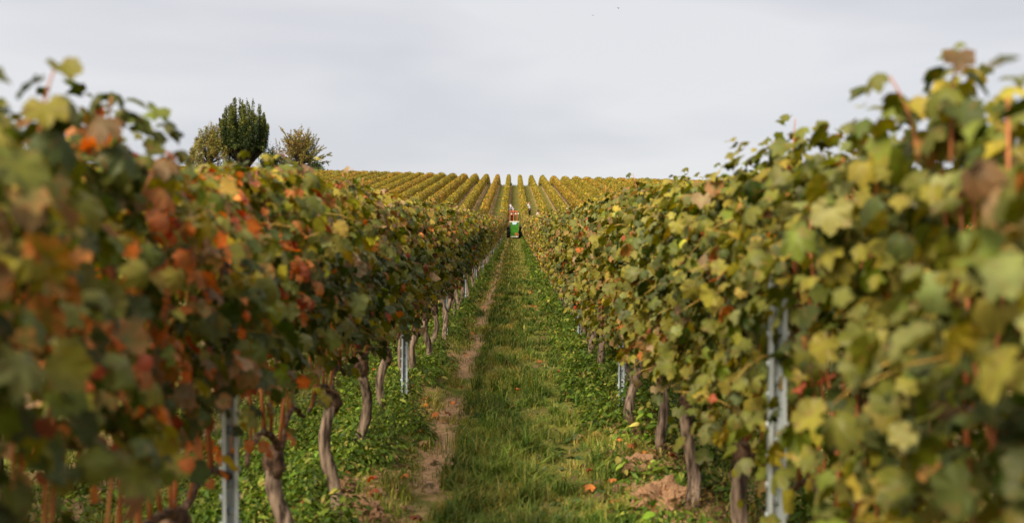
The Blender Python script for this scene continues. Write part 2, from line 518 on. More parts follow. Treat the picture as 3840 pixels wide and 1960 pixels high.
def join3(parts):
    Vs, Ls, Ss = [], [], []
    off = 0
    for v, l, s in parts:
        Vs.append(v); Ls.append(np.asarray(l) + off); Ss.append(s); off += len(v)
    return np.concatenate(Vs), np.concatenate(Ls), np.concatenate(Ss)
def tube_obj(name, path, radii, mat, parent, seg=8, wob=0, seed=0):
    v, l, s = tube_arrays(path, radii, seg, wob, seed)
    return link_mesh(name, np_mesh(name, v, l, s, smooth=True, mat=mat), parent)

ORD = ['nearest', 'second', 'third', 'fourth', 'fifth', 'sixth', 'seventh', 'eighth', 'ninth', 'tenth', 'eleventh', 'twelfth', 'thirteenth',
       'fourteenth', 'fifteenth', 'sixteenth', 'seventeenth', 'eighteenth', 'nineteenth', 'twentieth', 'twenty-first', 'twenty-second',
       'twenty-third', 'twenty-fourth', 'twenty-fifth', 'twenty-sixth', 'twenty-seventh', 'twenty-eighth', 'twenty-ninth', 'thirtieth',
       'thirty-first', 'thirty-second', 'thirty-third', 'thirty-fourth', 'thirty-fifth', 'thirty-sixth', 'thirty-seventh', 'thirty-eighth',
       'thirty-ninth', 'fortieth', 'forty-first', 'forty-second', 'forty-third', 'forty-fourth', 'forty-fifth', 'forty-sixth']

# ================================================================== individual vines of the two near rows
def trunk_paths(r_, side):
    lean = r_.uniform(-.11, .11); leany = r_.uniform(-.16, .16)
    h = r_.uniform(.48, .60)
    pts, rad = [], []
    n = 9
    for i in range(n):
        t = i / (n - 1)
        pts.append((lean * (1 - t) + .028 * math.sin(t * 6 + lean * 60), leany * (1 - t) * .9 + .03 * math.sin(t * 5 + lean * 50), -.06 + (h + .06) * t))
        rad.append(.037 * (1 - .15 * t) + (.010 if i == 0 else 0) + r_.uniform(-.004, .005))
    return pts, rad, h

OBJ_D, CANE_D = 20.5, 24.0
def make_vine(side, k, y0):
    rx = RL if side < 0 else RR
    r_ = random.Random(k * 7 + (1 if side < 0 else 1000))
    gz = float(ground(rx, y0))
    name = 'grapevine'
    t = empty(name, (rx, y0, gz))
    near = y0 < CANE_D
    pts, rad, h = trunk_paths(r_, side)
    tube_obj('trunk', pts, rad, M_bark, t, 12 if near else 6, .16 if near else .1, k)
    # knobbly head
    hp = [(pts[-1][0] + dx, pts[-1][1] + dy, h + dz) for dx, dy, dz in ((0, 0, -.035), (.008, .01, .01), (-.006, 0, .045), (.0, -.012, .085), (0, -.01, .11))]
    tube_obj('trunk_head', hp, [.032, .046, .050, .038, .012], M_head, t, 9 if near else 5, .35, k + 5)
    # two bent fruiting arms
    arms = []
    for s in (-1, 1):
        ln = r_.uniform(.42, .56)
        pk = r_.uniform(.06, .18)
        ap = []
        for i in range(9):
            q = i / 8
            ap.append((r_.uniform(-.012, .012), s * ln * q, h + .07 + pk * math.sin(min(1, q * 1.25) * math.pi * .62) - .10 * q * q))
        arms.append(ap)
        tube_obj('arm', ap, np.linspace(.017, .010, 9), M_head, t, 7 if near else 4, .15, k + s)
    # upright canes
    canes = []
    cp = []
    for s, ap in zip((-1, 1), arms):
        for j in range(r_.choice((5, 6, 7, 7))):
            q = (j + r_.uniform(.1, .9)) / 7.2
            i = min(7, int(q * 8)); a, b = ap[i], ap[i + 1]
            f = q * 8 - i
            bx = [a[c] * (1 - f) + b[c] * f for c in range(3)]
            tp = float(top_of(side, y0 + bx[1])) - r_.uniform(.0, .25) if near else 1.2
            dx, dy = r_.uniform(-.10, .10), r_.uniform(-.16, .16)
            path = []
            for m in range(6):
                v = m / 5
                path.append((bx[0] + dx * v + .02 * math.sin(v * 6 + j), bx[1] + dy * v + .02 * math.sin(v * 5 + j * 2), bx[2] + (tp - bx[2]) * v))
            path[0] = (bx[0], bx[1], bx[2] - .005)
            kr = r_.uniform(.65, 1.1); cp.append((path, np.linspace(.0078 * kr, .0034 * kr, 6)))
    if near:
        for path, rad_ in cp:
            tube_obj('cane', path, rad_, M_cane, t, 5, .1, k)
    else:
        v, l, s = join3([tube_arrays(p, r, 3) for p, r in cp])
        o = link_mesh('canes', np_mesh('canes', v, l, s, mat=M_cane), t)
        o['kind'] = 'stuff'
    if y0 < 14:
        for j in range(9 if y0 > 3 else 4):
            ly = r_.uniform(-.6, .6); z1 = r_.uniform(.75, 1.6); o_ = -side
            x0, x1 = o_ * r_.uniform(.05, .15), o_ * r_.uniform(.28, .36)
            dyy = r_.uniform(-.25, .25); dz = r_.uniform(-.12, .14)
            path = [(x0 + (x1 - x0) * q, ly + dyy * q, z1 + dz * q + .03 * math.sin(q * 3)) for q in (0, .35, .7, 1)]
            tube_obj('cane', path, [.0021, .0019, .0016, .0011], M_lateral, t, 4, 0, j)
    # leaves
    if y0 < OBJ_D:
        nobj, nst = 300, 1350
        tm = T_MID
    elif y0 < 45:
        nobj, nst, tm = 0, 1450, T_MID
    else:
        nobj, nst, tm = 0, 760, T_LOW
    if nobj:
        dx, y, z, top, aisle, B, sz = leaf_field(side, y0, nobj, aisle_bias=.8, size=(.042, .100))
        for i in range(nobj):
            cls = pick_field(zone(side, y[i], z[i], top[i]), y[i], z[i])
            me = POOL[cls][random.randrange(7)]
            o = bpy.data.objects.new('leaf', me)
            Mx = Matrix.Identity(4)
            s_ = float(sz[i]) * (.74 if cls in (5, 6, 9) else 1)
            for a in range(3):
                for b in range(3):
                    Mx[a][b] = float(B[i, a, b]) * s_
            Mx[0][3], Mx[1][3], Mx[2][3] = float(dx[i]), float(y[i] - y0), float(z[i])
            o.parent = t
            o.matrix_basis = Mx
            C.objects.link(o)
    parts = []
    dx, y, z, top, aisle, B, sz = leaf_field(side, y0, nst, inner=bool(nobj), aisle_bias=.45 if nobj else .6,
                                            size=(.036, .092) if y0 < 45 else (.065, .115))
    cls = np.array([pick_field(zone(side, y[i], z[i], top[i]), y[i], z[i]) for i in range(nst)])
    sz = sz * np.where(np.isin(cls, (5, 6, 9)), .74, 1)
    c0, c1 = class_cols(cls)
    # follow the slope of the ground
    zz = z + (ground(rx, y) - gz if y0 > 20 else 0)
    pos = np.stack([dx, y - y0, zz], -1)
    tid = rng.integers(0, len(tm), nst)
    for q in range(len(tm)):
        m_ = tid == q
        parts.append(instance(tm[q], pos[m_], B[m_], sz[m_], c0[m_], c1[m_]))
    v, l, s, col = join(parts)
    o = link_mesh('leaves', np_mesh('leaves', v, l, s, col, smooth=True, mat=M_leaf), t)
    o['kind'] = 'stuff'
    return t

def shoot(side, y0, dx, z0, z1, lean, parent_off, key, nleaf=7, size=.085):
    """a long shoot that sticks out of the canopy: cane and leaves added to the vine it grows on"""
    vine, vy, vgz = parent_off
    path = [(dx + lean[0] * q * q, y0 - vy + lean[1] * q * q, z0 + (z1 - z0) * q) for q in np.linspace(0, 1, 6)]
    tube_obj('cane', path, np.linspace(.004, .0018, 6), M_cane, vine, 5, 0, 3)
    for i in range(nleaf):
        q = .25 + .75 * i / (nleaf - 1)
        p = Vector(path[0]).lerp(Vector(path[-1]), q)
        ang = i * 2.4 + random.uniform(-.3, .3)
        d_ = np.array([math.cos(ang), math.sin(ang), 0])
        Bm = basis(np.array([[d_[0] * .6, d_[1] * .6 - .25, .7]]), np.array([[d_[0], d_[1], -.5]]))[0]
        s_ = size * (1.15 - .45 * q)
        Mx = Matrix.Identity(4)
        for a in range(3):
            for b in range(3):
                Mx[a][b] = float(Bm[a, b]) * s_
        Mx[0][3], Mx[1][3], Mx[2][3] = p.x + d_[0] * .035, p.y + d_[1] * .035, p.z
        o = bpy.data.objects.new('leaf', POOL[pick_classes(key, 1)[0]][random.randrange(7)])
        o.parent = vine; o.matrix_basis = Mx
        C.objects.link(o)

POST_L = [3.41 + 5.4 * i for i in range(16)]
POST_R = [3.10 + 5.3 * i for i in range(16)]
vines = {}
for side, off in ((-1, .58), (1, .54)):
    rowname = 'left' if side < 0 else 'right'
    posts = POST_L if side < 0 else POST_R
    nv = int((90 - off) / 1.2)
    for k in range(nv):
        y0 = off + 1.2 * k
        t = make_vine(side, k, y0)
        vines[(side, k)] = (t, y0, float(ground(RL if side < 0 else RR, y0)))
        if k < 26:
            if side < 0:
                look = 'green-leaved' if k < 1 else 'dark green' if k < 2 else 'red and orange' if k < 4 else 'bare-trunked green'
            else:
                look = 'big-leaved green' if k < 2 else 'low-hanging yellow-green' if k < 7 else 'yellowing'
            tag(t, f'{look} grapevine, {ORD[k]} from the camera in the {rowname} row', 'grapevine', f'grapevines in the row {rowname} of the path')
        else:
            tag(t, f'small distant grapevine in the {rowname} row where it runs down to the tractor', 'grapevine', f'distant grapevines in the row {rowname} of the path')
# shoots standing up out of the near canopy
shoot(1, 1.90, -.12, 1.60, 1.80, (.02, .03), vines[(1, 1)], 'right_near', 8, .09)
shoot(1, 1.98, -.15, 1.60, 1.78, (-.05, .02), vines[(1, 1)], 'right_near', 5, .08)
shoot(1, 2.3, -.12, 1.50, 1.64, (-.02, -.10), vines[(1, 1)], 'right_near', 4, .06)
shoot(-1, 1.80, .14, 1.62, 1.78, (.02, .02), vines[(-1, 1)], 'left_near', 6, .09)
shoot(-1, 2.10, .14, 1.62, 1.77, (.02, -.02), vines[(-1, 1)], 'left_red', 5, .09)
shoot(-1, 2.30, .14, 1.55, 1.68, (.05, .06), vines[(-1, 1)], 'left_red', 4, .08)
for i in range(16):
    side = random.choice((-1, 1)); k = random.randrange(3, 16)
    tpv = vines[(side, k)]
    yy = tpv[1] + random.uniform(-.5, .5)
    tz = float(top_of(side, yy))
    shoot(side, yy, random.uniform(-.1, .1), tz - .2, tz + random.uniform(.06, .16), (random.uniform(-.05, .05), random.uniform(-.06, .06)), tpv, 'left_top' if side < 0 else 'right_mid', 5, .07)

# ================================================================== posts and wires
def post_mesh():
    W, D, T, LP, H = .054, .036, .0028, .013, 1.70
    o = [(-W / 2 + LP, 0), (-W / 2, 0), (-W / 2, D), (W / 2, D), (W / 2, 0), (W / 2 - LP, 0)]
    i = [(W / 2 - LP, T), (W / 2 - T, T), (W / 2 - T, D - T), (-W / 2 + T, D - T), (-W / 2 + T, T), (-W / 2 + LP, T)]
    ring = o + i
    n = len(ring)
    zs = [-.25, H - .25]
    V = [(x, y, z) for z in zs for x, y in ring]
    F = [(k, (k + 1) % n, n + (k + 1) % n, n + k) for k in range(n)]
    # caps as strips
    pairs = [(0, 11), (1, 10), (2, 9), (3, 8), (4, 7), (5, 6)]
    for a, b in zip(pairs[:-1], pairs[1:]):
        F.append((n + a[0], n + b[0], n + b[1], n + a[1]))
    me = bpy.data.meshes.new('post_profile'); me.from_pydata(V, [], F); me.materials.append(M_galv); me.update()
    return me
def box_arr(c, s):
    x, y, z = c; a, b, d = (q / 2 for q in s)
    V = np.array([(x + i * a, y + j * b, z + k * d) for k in (-1, 1) for j in (-1, 1) for i in (-1, 1)])
    L = np.array([0, 2, 3, 1, 4, 5, 7, 6, 0, 1, 5, 4, 2, 6, 7, 3, 0, 4, 6, 2, 1, 3, 7, 5])
    return V, L, np.full(6, 4)
ME_post = post_mesh()
hk = []
for i in range(14):
    z = .12 + i * .095
    for s in (-1, 1):
        hk.append(box_arr((s * .031, .008, z), (.008, .006, .022)))
    hk.append(box_arr((0, .0315, z + .04), (.020, .003, .03)))
v, l, s = join3(hk)
ME_hook = np_mesh('post_hooks', v, l, s, mat=M_galv)
def make_post(x, y, label, group, tilt=0, rz=0):
    t = empty('trellis_post', (x, y, float(ground(x, y))), (tilt, random.uniform(-.012, .012), rz))
    link_mesh('post_profile', ME_post, t)
    o = link_mesh('wire_hooks', ME_hook, t); o['kind'] = 'stuff'
    tag(t, label, 'post', group)
for side, plist in ((-1, POST_L), (1, POST_R)):
    rn = 'left' if side < 0 else 'right'
    for i, y in enumerate(plist):
        if i < 40:
            lab = f'galvanised steel trellis post, {ORD[i]} one from the camera in the {rn} row'
        else:
            lab = f'thin grey steel trellis post far along the {rn} row'
        make_post((RL + .02 if side < 0 else RR - .13 if i == 0 else RR - .05), y, lab, f'steel posts of the {rn} row', random.uniform(-.01, .01), random.uniform(-.25, .25) + (.12 if side < 0 else -.15))
for side in (-1, 1):
    rn = 'left' if side < 0 else 'right'
    x = RL if side < 0 else RR
    for z, nm in ((.70, 'lowest'), (1.12, 'second'), (1.55, 'top')):
        ys = np.arange(.2, 90, 1.8)
        path = np.stack([np.full(len(ys), x + (.035 if z > 1 else 0) * -side), ys, ground(x, ys) + z - .012 * np.sin((ys - 3.5) / 5.4 * math.pi) ** 2], -1)
        v, l, s = tube_arrays(path, np.full(len(ys), .0016), 4)
        o = link_mesh('trellis_wire', np_mesh('trellis_wire', v, l, s, mat=M_wire))
        tag(o, f'{nm} trellis wire strung between the steel posts of the {rn} row', 'wire', 'trellis wires')

# ================================================================== vine rows seen as rows
def row_leaves(y0, y1, dens, size, keyf, seed, tm, thick=.30, zoff=0.0):
    global rng
    rng = np.random.default_rng(abs(seed))
    n = int((y1 - y0) * dens)
    y = rng.uniform(y0, y1, n)
    ph = seed * 1.7
    gap = np.sin(y * .93 + ph) + np.sin(y * 2.3 + ph * 2)
    vi = np.floor(y / 1.2).astype(int); vr = np.random.default_rng(abs(seed) + 5).normal(0, 1, vi.max() + 2)[vi]
    top = 1.86 + .05 * np.sin(y * 1.3 + ph) + .045 * vr + rng.normal(0, .06, n)
    bot = .72 + .08 * np.sin(y * 2.7 + ph)
    z = bot + (top - bot) * rng.uniform(0, 1, n) ** .8
    sd_ = np.where(rng.uniform(0, 1, n) < .5, 1., -1.)
    hw = thick - .12 * np.clip((z - top + .3) / .3, 0, 1) + .03 * np.sin(y * 3.1 + z * 3)
    tz = np.clip((z - top + .30) / .15, 0, 1)
    dx = sd_ * hw * np.where(rng.uniform(0, 1, n) < tz, rng.uniform(0, 1.05, n), np.sqrt(rng.uniform(.3, 1.1, n)))
    nr = np.stack([sd_, rng.normal(0, .6, n), rng.uniform(0, 1, n) + np.clip((z - top + .2) / .2, 0, 1)], -1)
    tip = np.stack([rng.normal(0, .4, n), rng.normal(0, .5, n), -rng.uniform(.3, 1, n)], -1)
    B = basis(nr, tip)
    sz = rng.uniform(size[0], size[1], n)
    cls = pick_classes(keyf, n)
    patch = (np.sin(y * .9 + ph) * np.sin(y * .37 + ph * 3)) > .45
    cls = np.where(patch & (rng.uniform(0, 1, n) < .5), 1, cls)
    c0, c1 = class_cols(cls, .30)
    vb = 1.12 * np.exp(.20 * np.roll(vr, 37))[:, None]; c0 = c0 * vb * (1.12 if keyf.startswith('hill') else 1); c1 = c1 * vb * (1.12 if keyf.startswith('hill') else 1)
    keep = ~((vr < -1.7) & (rng.uniform(0, 1, n) < .6))
    dx, y, z, B, sz, c0, c1 = dx[keep], y[keep], z[keep], B[keep], sz[keep], c0[keep], c1[keep]
    pos = np.stack([dx, y, P(y) + z], -1)
    return instance(tm, pos, B, sz, c0, c1)
def row_trunks(y0, y1, seed):
    r_ = np.random.default_rng(abs(seed))
    ys = np.arange(y0, y1, 1.2)
    parts = []
    for y in ys:
        g = float(P(y)); a = r_.uniform(-.05, .05, 2)
        parts.append(tube_arrays([(a[0], y + a[1], g - .1), (0, y, g + .55), (0, y, g + .9)], [.05, .04, .05], 4, cap=False))
        for s_ in (-.3, 0, .3):
            parts.append(tube_arrays([(0, y + s_, g + .55), (r_.uniform(-.06, .06), y + s_ + r_.uniform(-.1, .1), g + 1.1)], [.012, .008], 3, cap=False))
    return join3(parts)
def row_posts(y0, y1, ph):
    parts = []
    for y in np.arange(max(y0, 16) + ph, y1, 5.4):
        g = float(P(y))
        parts.append(box_arr((0, y, g + .75), (.055, .04, 1.6)))
    return join3(parts)
M_post_far = M_galv
ROWV = []
for q in range(6):
    a0 = row_leaves(1, 14, 300, (.09, .14), 'left_mid' if q % 2 else 'right_mid', 400 + q, T_LOW[0])
    a = row_leaves(14, 92, 110, (.14, .20), 'left_far' if q % 2 else 'right_mid', 100 + q, T_VLOW[0])
    b = row_leaves(92, 205, 480, (.11, .16), 'hill_rust' if q in (2, 5) else 'hill', 200 + q, T_VLOW[0])
    v, l, s, c = join([a0, a, b])
    me_l = np_mesh('row_leaves', v, l, s, c, smooth=False, mat=M_leaf)
    v, l, s = row_trunks(2, 208, q); me_t = np_mesh('row_trunks', v, l, s, mat=M_bark)
    v, l, s = row_posts(2, 208, (q * 1.3) % 5.4); me_p = np_mesh('row_posts', v, l, s, mat=M_galv)
    ROWV.append((me_l, me_t, me_p))
def place_row(x, meshes, label, group):
    t = empty('vine_row', (x, 0, -60 * KT * x), (KT * x, 0, 0))
    for nm, me in zip(('leaves', 'trunks', 'posts'), meshes):
        o = link_mesh(nm, me, t); o['kind'] = 'stuff'
    tag(t, label, 'vine row', group)
    return t
for i in range(1, 47):
    x = RL - SP * i
    place_row(x, ROWV[(i * 5) % 6], f'yellow-green vine row, {ORD[i - 1] if i > 1 else "first"} beyond the left row, running over the ridge', 'vine rows on the left of the hill')
for i in range(1, 30):
    x = RR + SP * i
    place_row(x, ROWV[(i * 5 + 2) % 6], f'yellow-green vine row, {ORD[i - 1] if i > 1 else "first"} beyond the right row, running over the ridge', 'vine rows on the right of the hill')
for side, x in ((-1, RL), (1, RR)):
    v, l, s, c = row_leaves(89.6, 205, 560, (.11, .16), 'hill', 300 + side, T_VLOW[0])
    me_l = np_mesh('row_leaves', v, l, s, c, mat=M_leaf)
    v, l, s = row_trunks(90.4, 208, 9); me_t = np_mesh('row_trunks', v, l, s, mat=M_bark)
    v, l, s = row_posts(90.4, 208, 1); me_p = np_mesh('row_posts', v, l, s, mat=M_galv)
    place_row(x, (me_l, me_t, me_p), f"golden vine row climbing the hill just {'left' if side < 0 else 'right'} of the aisle behind the tractor", 'vine rows beside the aisle on the hill')
rng = np.random.default_rng(11)

# ================================================================== grass, weeds, litter
def blades(n, xr, yr, hfun, wid, keep, seed, flat=.35, bend=.5, cols=None):
    r_ = np.random.default_rng(abs(seed))
    x = r_.uniform(*xr, n)
    # denser towards the camera
    u = r_.uniform(0, 1, n)
    y = yr[0] * (yr[1] / yr[0]) ** u
    cl = np.sin(x * 9 + np.sin(y * 4)) * np.sin(y * 6.5 + x * 3) + .6 * np.sin(x * 23 + y * 17)
    k = keep(x, y, cl, r_)
    x, y, cl = x[k], y[k], cl[k]; n = len(x)
    h = hfun(x, y, cl) * r_.uniform(.45, 1.25, n)
    wd = wid(y) * r_.uniform(.6, 1.3, n)
    ang = r_.uniform(0, 6.283, n)
    lean = r_.uniform(.1, 1.0, n) * flat + .15
    d = np.stack([np.cos(ang), np.sin(ang)], -1)
    d = d + np.array([.15, .1])
    g = ground(x, y)
    base = np.stack([x, y, g - .01], -1)
    side_ = np.stack([-d[:, 1], d[:, 0], np.zeros(n)], -1) * wd[:, None] / 2
    # faces look towards the viewer about half of the time
    mid = base + np.stack([d[:, 0] * h * lean * .35, d[:, 1] * h * lean * .35, h * .6], -1)
    tip = base + np.stack([d[:, 0] * h * (lean + bend * .4), d[:, 1] * h * (lean + bend * .4), h * (1 - lean * .35)], -1)
    V = np.stack([base - side_, base + side_, mid + side_ * .8, mid - side_ * .8, tip], 1).reshape(-1, 3)
    b = np.arange(n)[:, None] * 5
    L = (b + np.array([0, 1, 2, 3, 3, 2, 4])[None, :]).ravel()
    S = np.tile([4, 3], n)
    pal = np.array(cols if cols is not None else [(.065, .105, .012), (.11, .155, .018), (.19, .205, .03), (.29, .26, .045), (.38, .31, .10), (.29, .18, .04)])
    pr = np.array([.30, .30, .20, .10, .06, .04])[: len(pal)]; pr = pr / pr.sum()
    big = np.sin(x * 2.1 + y * .8) * np.sin(y * 1.9 - x) # patches
    ci = r_.choice(len(pal), n, p=pr)
    ci = np.where((big > .10) & (r_.uniform(0, 1, n) < .55), r_.integers(2, len(pal), n), ci)
    c = pal[ci] * np.exp(r_.normal(0, .2, (n, 1)) + .22 * np.clip(np.sin(x * 5.3 + y * 2.2) + np.sin(y * 3.3 - x * 4), -1, 1)[:, None])
    cc = np.repeat(c[:, None, :], 5, 1); cc[:, 4] *= 1.25
    return V, L, S, cc.reshape(-1, 3)

def in_track(x, y=0):
    wob = .04 * np.sin(y * 1.7) + .03 * np.sin(y * 4.1)
    return np.exp(-((x + .55 + wob) / .10) ** 2)
def keep_grass(x, y, cl, r_):
    p = 1 - .97 * in_track(x, y)
    p = p * np.where(x > .68, .5, 1) * np.where(x < -.8, .5, 1)
    p *= np.where((cl < -.45), .5, 1)
    bare = (np.sin(x * 3.1 + 1) * np.sin(y * 2.3 + x * 2) > .55) & (x > .45)
    p = np.where(bare, p * .15, p)
    return r_.uniform(0, 1, len(x)) < p
def h_grass(x, y, cl):
    h = .054 + .060 * np.clip(cl, -.6, 1.5)
    h = h * (1 + .35 * np.sin(x * 1.7 + y * 2.9) * np.sin(y * 1.1))
    h *= np.where(np.abs(x - .36) < .17, .5, 1)
    h *= np.where(np.abs(x + .15) < .3, 1.15, 1)
    return np.clip(h, .018, .19)
GR = []
GR.append(blades(95000, (-1.0, .95), (3.2, 16), h_grass, lambda y: .0040 + .0002 * y, keep_grass, 21))
GR.append(blades(60000, (-1.0, .95), (14, 45), h_grass, lambda y: .004 + .0005 * y, keep_grass, 22))
GR.append(blades(26000, (-1.0, .95), (42, 110), h_grass, lambda y: .03 + .0003 * y, keep_grass, 23))
GR.append(blades(26000, (-3.2, -1.0), (3.0, 20), h_grass, lambda y: .006 + .0003 * y, lambda x, y, cl, r_: r_.uniform(0, 1, len(x)) < .8, 24))
GR.append(blades(22000, (.95, 3.0), (3.0, 20), h_grass, lambda y: .006 + .0003 * y, lambda x, y, cl, r_: r_.uniform(0, 1, len(x)) < .8, 25))
def tufts(n, seed, yr=(3.6, 30)):
    r_ = np.random.default_rng(seed)
    tx = r_.uniform(-.42, .62, n); ty = yr[0] * (yr[1] / yr[0]) ** r_.uniform(0, 1, n)
    out_ = []
    for i in range(n):
        hh = r_.uniform(.09, .20) * (.7 if abs(tx[i] - .36) < .15 else 1)
        sp_ = r_.uniform(.03, .09)
        out_.append(blades(int(r_.uniform(25, 70)), (tx[i] - sp_, tx[i] + sp_), (ty[i] - sp_, ty[i] + sp_), lambda x, y, cl, h=hh: h + 0 * x, lambda y: .0045 + .0003 * y,
                           lambda x, y, cl, r: r.uniform(0, 1, len(x)) < 1, seed * 100 + i, flat=.7, bend=.9,
                           cols=[(.04, .085, .009), (.07, .125, .012), (.11, .16, .02), (.19, .20, .04)]))
    return join(out_)
GR.append(tufts(420, 26))
v, l, s, c = join(GR)
o = link_mesh('grass', np_mesh('grass', v, l, s, c, mat=M_grass))
tag(o, 'mown green grass with yellowed blades along the path', 'grass', kind='stuff')
# thin trodden stubble lying in the wheel tracks
def keep_tr(x, y, cl, r_):
    return r_.uniform(0, 1, len(x)) < .7
v, l, s, c = blades(6000, (-.70, -.42), (4, 60), lambda x, y, cl: .025 + 0 * x, lambda y: .004 + .0004 * y, keep_tr, 31, flat=1.6,
                    cols=[(.42, .27, .14), (.34, .22, .11), (.28, .22, .08), (.14, .15, .04)])
o = link_mesh('dry_grass', np_mesh('dry_grass', v, l, s, c, mat=M_grass))
tag(o, 'flattened straw-coloured stubble in the left wheel track', 'dry grass', kind='stuff')

def weeds(n, xr, yr, seed, hmax, lsz, keep=None, nl=14, pal=None, mass=.6):
    r_ = np.random.default_rng(abs(seed))
    x = r_.uniform(*xr, n); u = r_.uniform(0, 1, n)
    y = yr[0] * (yr[1] / yr[0]) ** u
    cl = np.sin(x * 4 + y * 1.3) * np.sin(y * 2.1 + 2) + .5 * np.sin(y * 5 + x * 6)
    if keep is not None:
        k = keep(x, y, cl, r_); x, y, cl = x[k], y[k], cl[k]; n = len(x)
    H = hmax * (.55 + mass * .35 * np.clip(cl, -1, 1)) * r_.uniform(.4, 1.5, n)
    m = n * nl
    X = np.repeat(x, nl); Y = np.repeat(y, nl); HH = np.repeat(H, nl)
    f = r_.uniform(.15, 1, m)
    ang = r_.uniform(0, 6.283, m)
    rad = r_.uniform(.01, .075, m) * (1.2 - .5 * f) * (hmax / .22)
    d = np.stack([np.cos(ang), np.sin(ang), np.zeros(m)], -1)
    lx = X + d[:, 0] * rad; ly = Y + d[:, 1] * rad
    pos = np.stack([lx, ly, ground(lx, ly) + HH * f], -1)
    nr = d * .5 + np.stack([r_.normal(0, .25, m), r_.normal(0, .25, m), np.full(m, .9)], -1)
    tip = d + np.stack([r_.normal(0, .3, m), r_.normal(0, .3, m), r_.uniform(-.5, .5, m)], -1)
    B = basis(nr, tip)
    sp_ = np.repeat(r_.choice([.55, .8, 1.0, 1.7], n, p=[.3, .3, .25, .15]), nl)
    sz = lsz(Y) * r_.uniform(.6, 1.25, m) * sp_
    bright = np.exp(.28 * np.sin(X * 3.7 + Y * 1.9) * np.sin(Y * 2.7 - X * 2) - .12 + np.repeat(r_.normal(0, .22, n), nl))[:, None]
    wv = np.array([(0, 0, 0), (.26, .35, .05), (.2, .75, .0), (0, 1.1, -.15), (-.2, .75, 0), (-.26, .35, .05)], dtype=np.float32)
    T = (wv, [(0, 1, 2, 3), (0, 3, 4, 5)], np.array([0, .5, .7, 1, .7, .5], dtype=np.float32), np.zeros(6))
    pal = np.array(pal if pal is not None else [(.045, .085, .009), (.080, .135, .013), (.13, .18, .018), (.18, .20, .035), (.26, .22, .05)])
    pr = np.array([.3, .34, .22, .09, .05])[: len(pal)]; pr /= pr.sum()
    ci = r_.choice(len(pal), m, p=pr)
    c = pal[ci] * np.exp(r_.normal(0, .18, (m, 1))) * bright
    return instance(T, pos, B, sz, c, c * 1.15)
def kw_left(x, y, cl, r_):
    edge = -.80 + .10 * np.sin(y * 1.9) + .05 * np.sin(y * 5.2)
    bare = (y < 6.2) & (x > -1.05) & (np.sin(y * 7 + x * 5) > -.2)
    return (x < edge) & (cl > -1.0) & ~bare
def kw_right(x, y, cl, r_):
    edge = .56 + .08 * np.sin(y * 2.3 + 1) + .05 * np.sin(y * 6)
    bare = (y < 7.6) & (np.sin(y * 5.1 + x * 7) > -.75)
    return (x > edge) & ~bare
W = [weeds(4200, (-1.75, -.66), (3.6, 16), 41, .27, lambda y: .030 + .0006 * y, kw_left, 16),
     weeds(2600, (.46, 1.5), (4.6, 16), 42, .30, lambda y: .034 + .0008 * y, kw_right, 18),
     weeds(2600, (-1.6, -.66), (15, 60), 43, .36, lambda y: .03 + .0013 * y, kw_left, 12),
     weeds(2600, (.46, 1.4), (15, 60), 44, .34, lambda y: .03 + .0013 * y, kw_right, 12),
     weeds(1000, (-1.4, -.66), (55, 110), 45, .25, lambda y: .10 + 0 * y, kw_left, 10),
     weeds(1000, (.55, 1.3), (55, 110), 46, .25, lambda y: .10 + 0 * y, kw_right, 10),
     weeds(1500, (-3.4, -1.7), (3, 16), 47, .22, lambda y: .035 + 0 * y, None, 14),
     weeds(1500, (1.5, 3.3), (3, 16), 48, .22, lambda y: .035 + 0 * y, None, 14)]
v, l, s, c = join(W)
o = link_mesh('weeds', np_mesh('weeds', v, l, s, c, mat=M_weed))
tag(o, 'lush green weeds growing in strips under both vine rows', 'weeds', kind='stuff')
# broad-leaved low plants scattered in the mown strip
v, l, s, c = weeds(900, (-.42, .75), (4, 40), 51, .035, lambda y: .045 + .0006 * y, lambda x, y, cl, r_: cl > -.1, 7,
                   [(.05, .10, .02), (.09, .14, .035), (.16, .20, .09), (.13, .17, .06), (.2, .2, .1)])
o = link_mesh('clover', np_mesh('clover', v, l, s, c, mat=M_weed))
tag(o, 'low broad-leaved plants scattered in the mown grass', 'ground cover', kind='stuff')
# dead brown weeds about the trunks on the right
v, l, s, c = weeds(330, (.80, 1.25), (5.0, 9.5), 52, .20, lambda y: .03 + 0 * y, None, 12,
                   [(.08, .05, .02), (.15, .09, .03), (.22, .16, .04), (.10, .13, .03), (.26, .12, .05)])
o = link_mesh('withered_weeds', np_mesh('withered_weeds', v, l, s, c, mat=M_weed))
tag(o, 'withered brown weeds round the trunks of the right row', 'dead weeds', kind='stuff')
# fallen leaves
nf_ = 520
r_ = np.random.default_rng(61)
x = np.concatenate([r_.normal(-.85, .25, nf_ // 2), r_.normal(.75, .28, nf_ // 2)]); y = 3.5 * (40 / 3.5) ** r_.uniform(0, 1, nf_)
pos = np.stack([x, y, ground(x, y) + .03 + r_.uniform(0, .05, nf_)], -1)
B = basis(np.stack([r_.normal(0, .3, nf_), r_.normal(0, .3, nf_), np.ones(nf_)], -1), r_.normal(0, 1, (nf_, 3)))
cls = r_.choice([4, 5, 6, 9, 9, 8], nf_)
c0, c1 = class_cols(cls)
v, l, s, c = instance(T_MID[1], pos, B, r_.uniform(.05, .09, nf_), c0, c1)
o = link_mesh('fallen_leaves', np_mesh('fallen_leaves', v, l, s, c, mat=M_leaf))
tag(o, 'brown and red vine leaves fallen along the row edges', 'fallen leaves', kind='stuff')
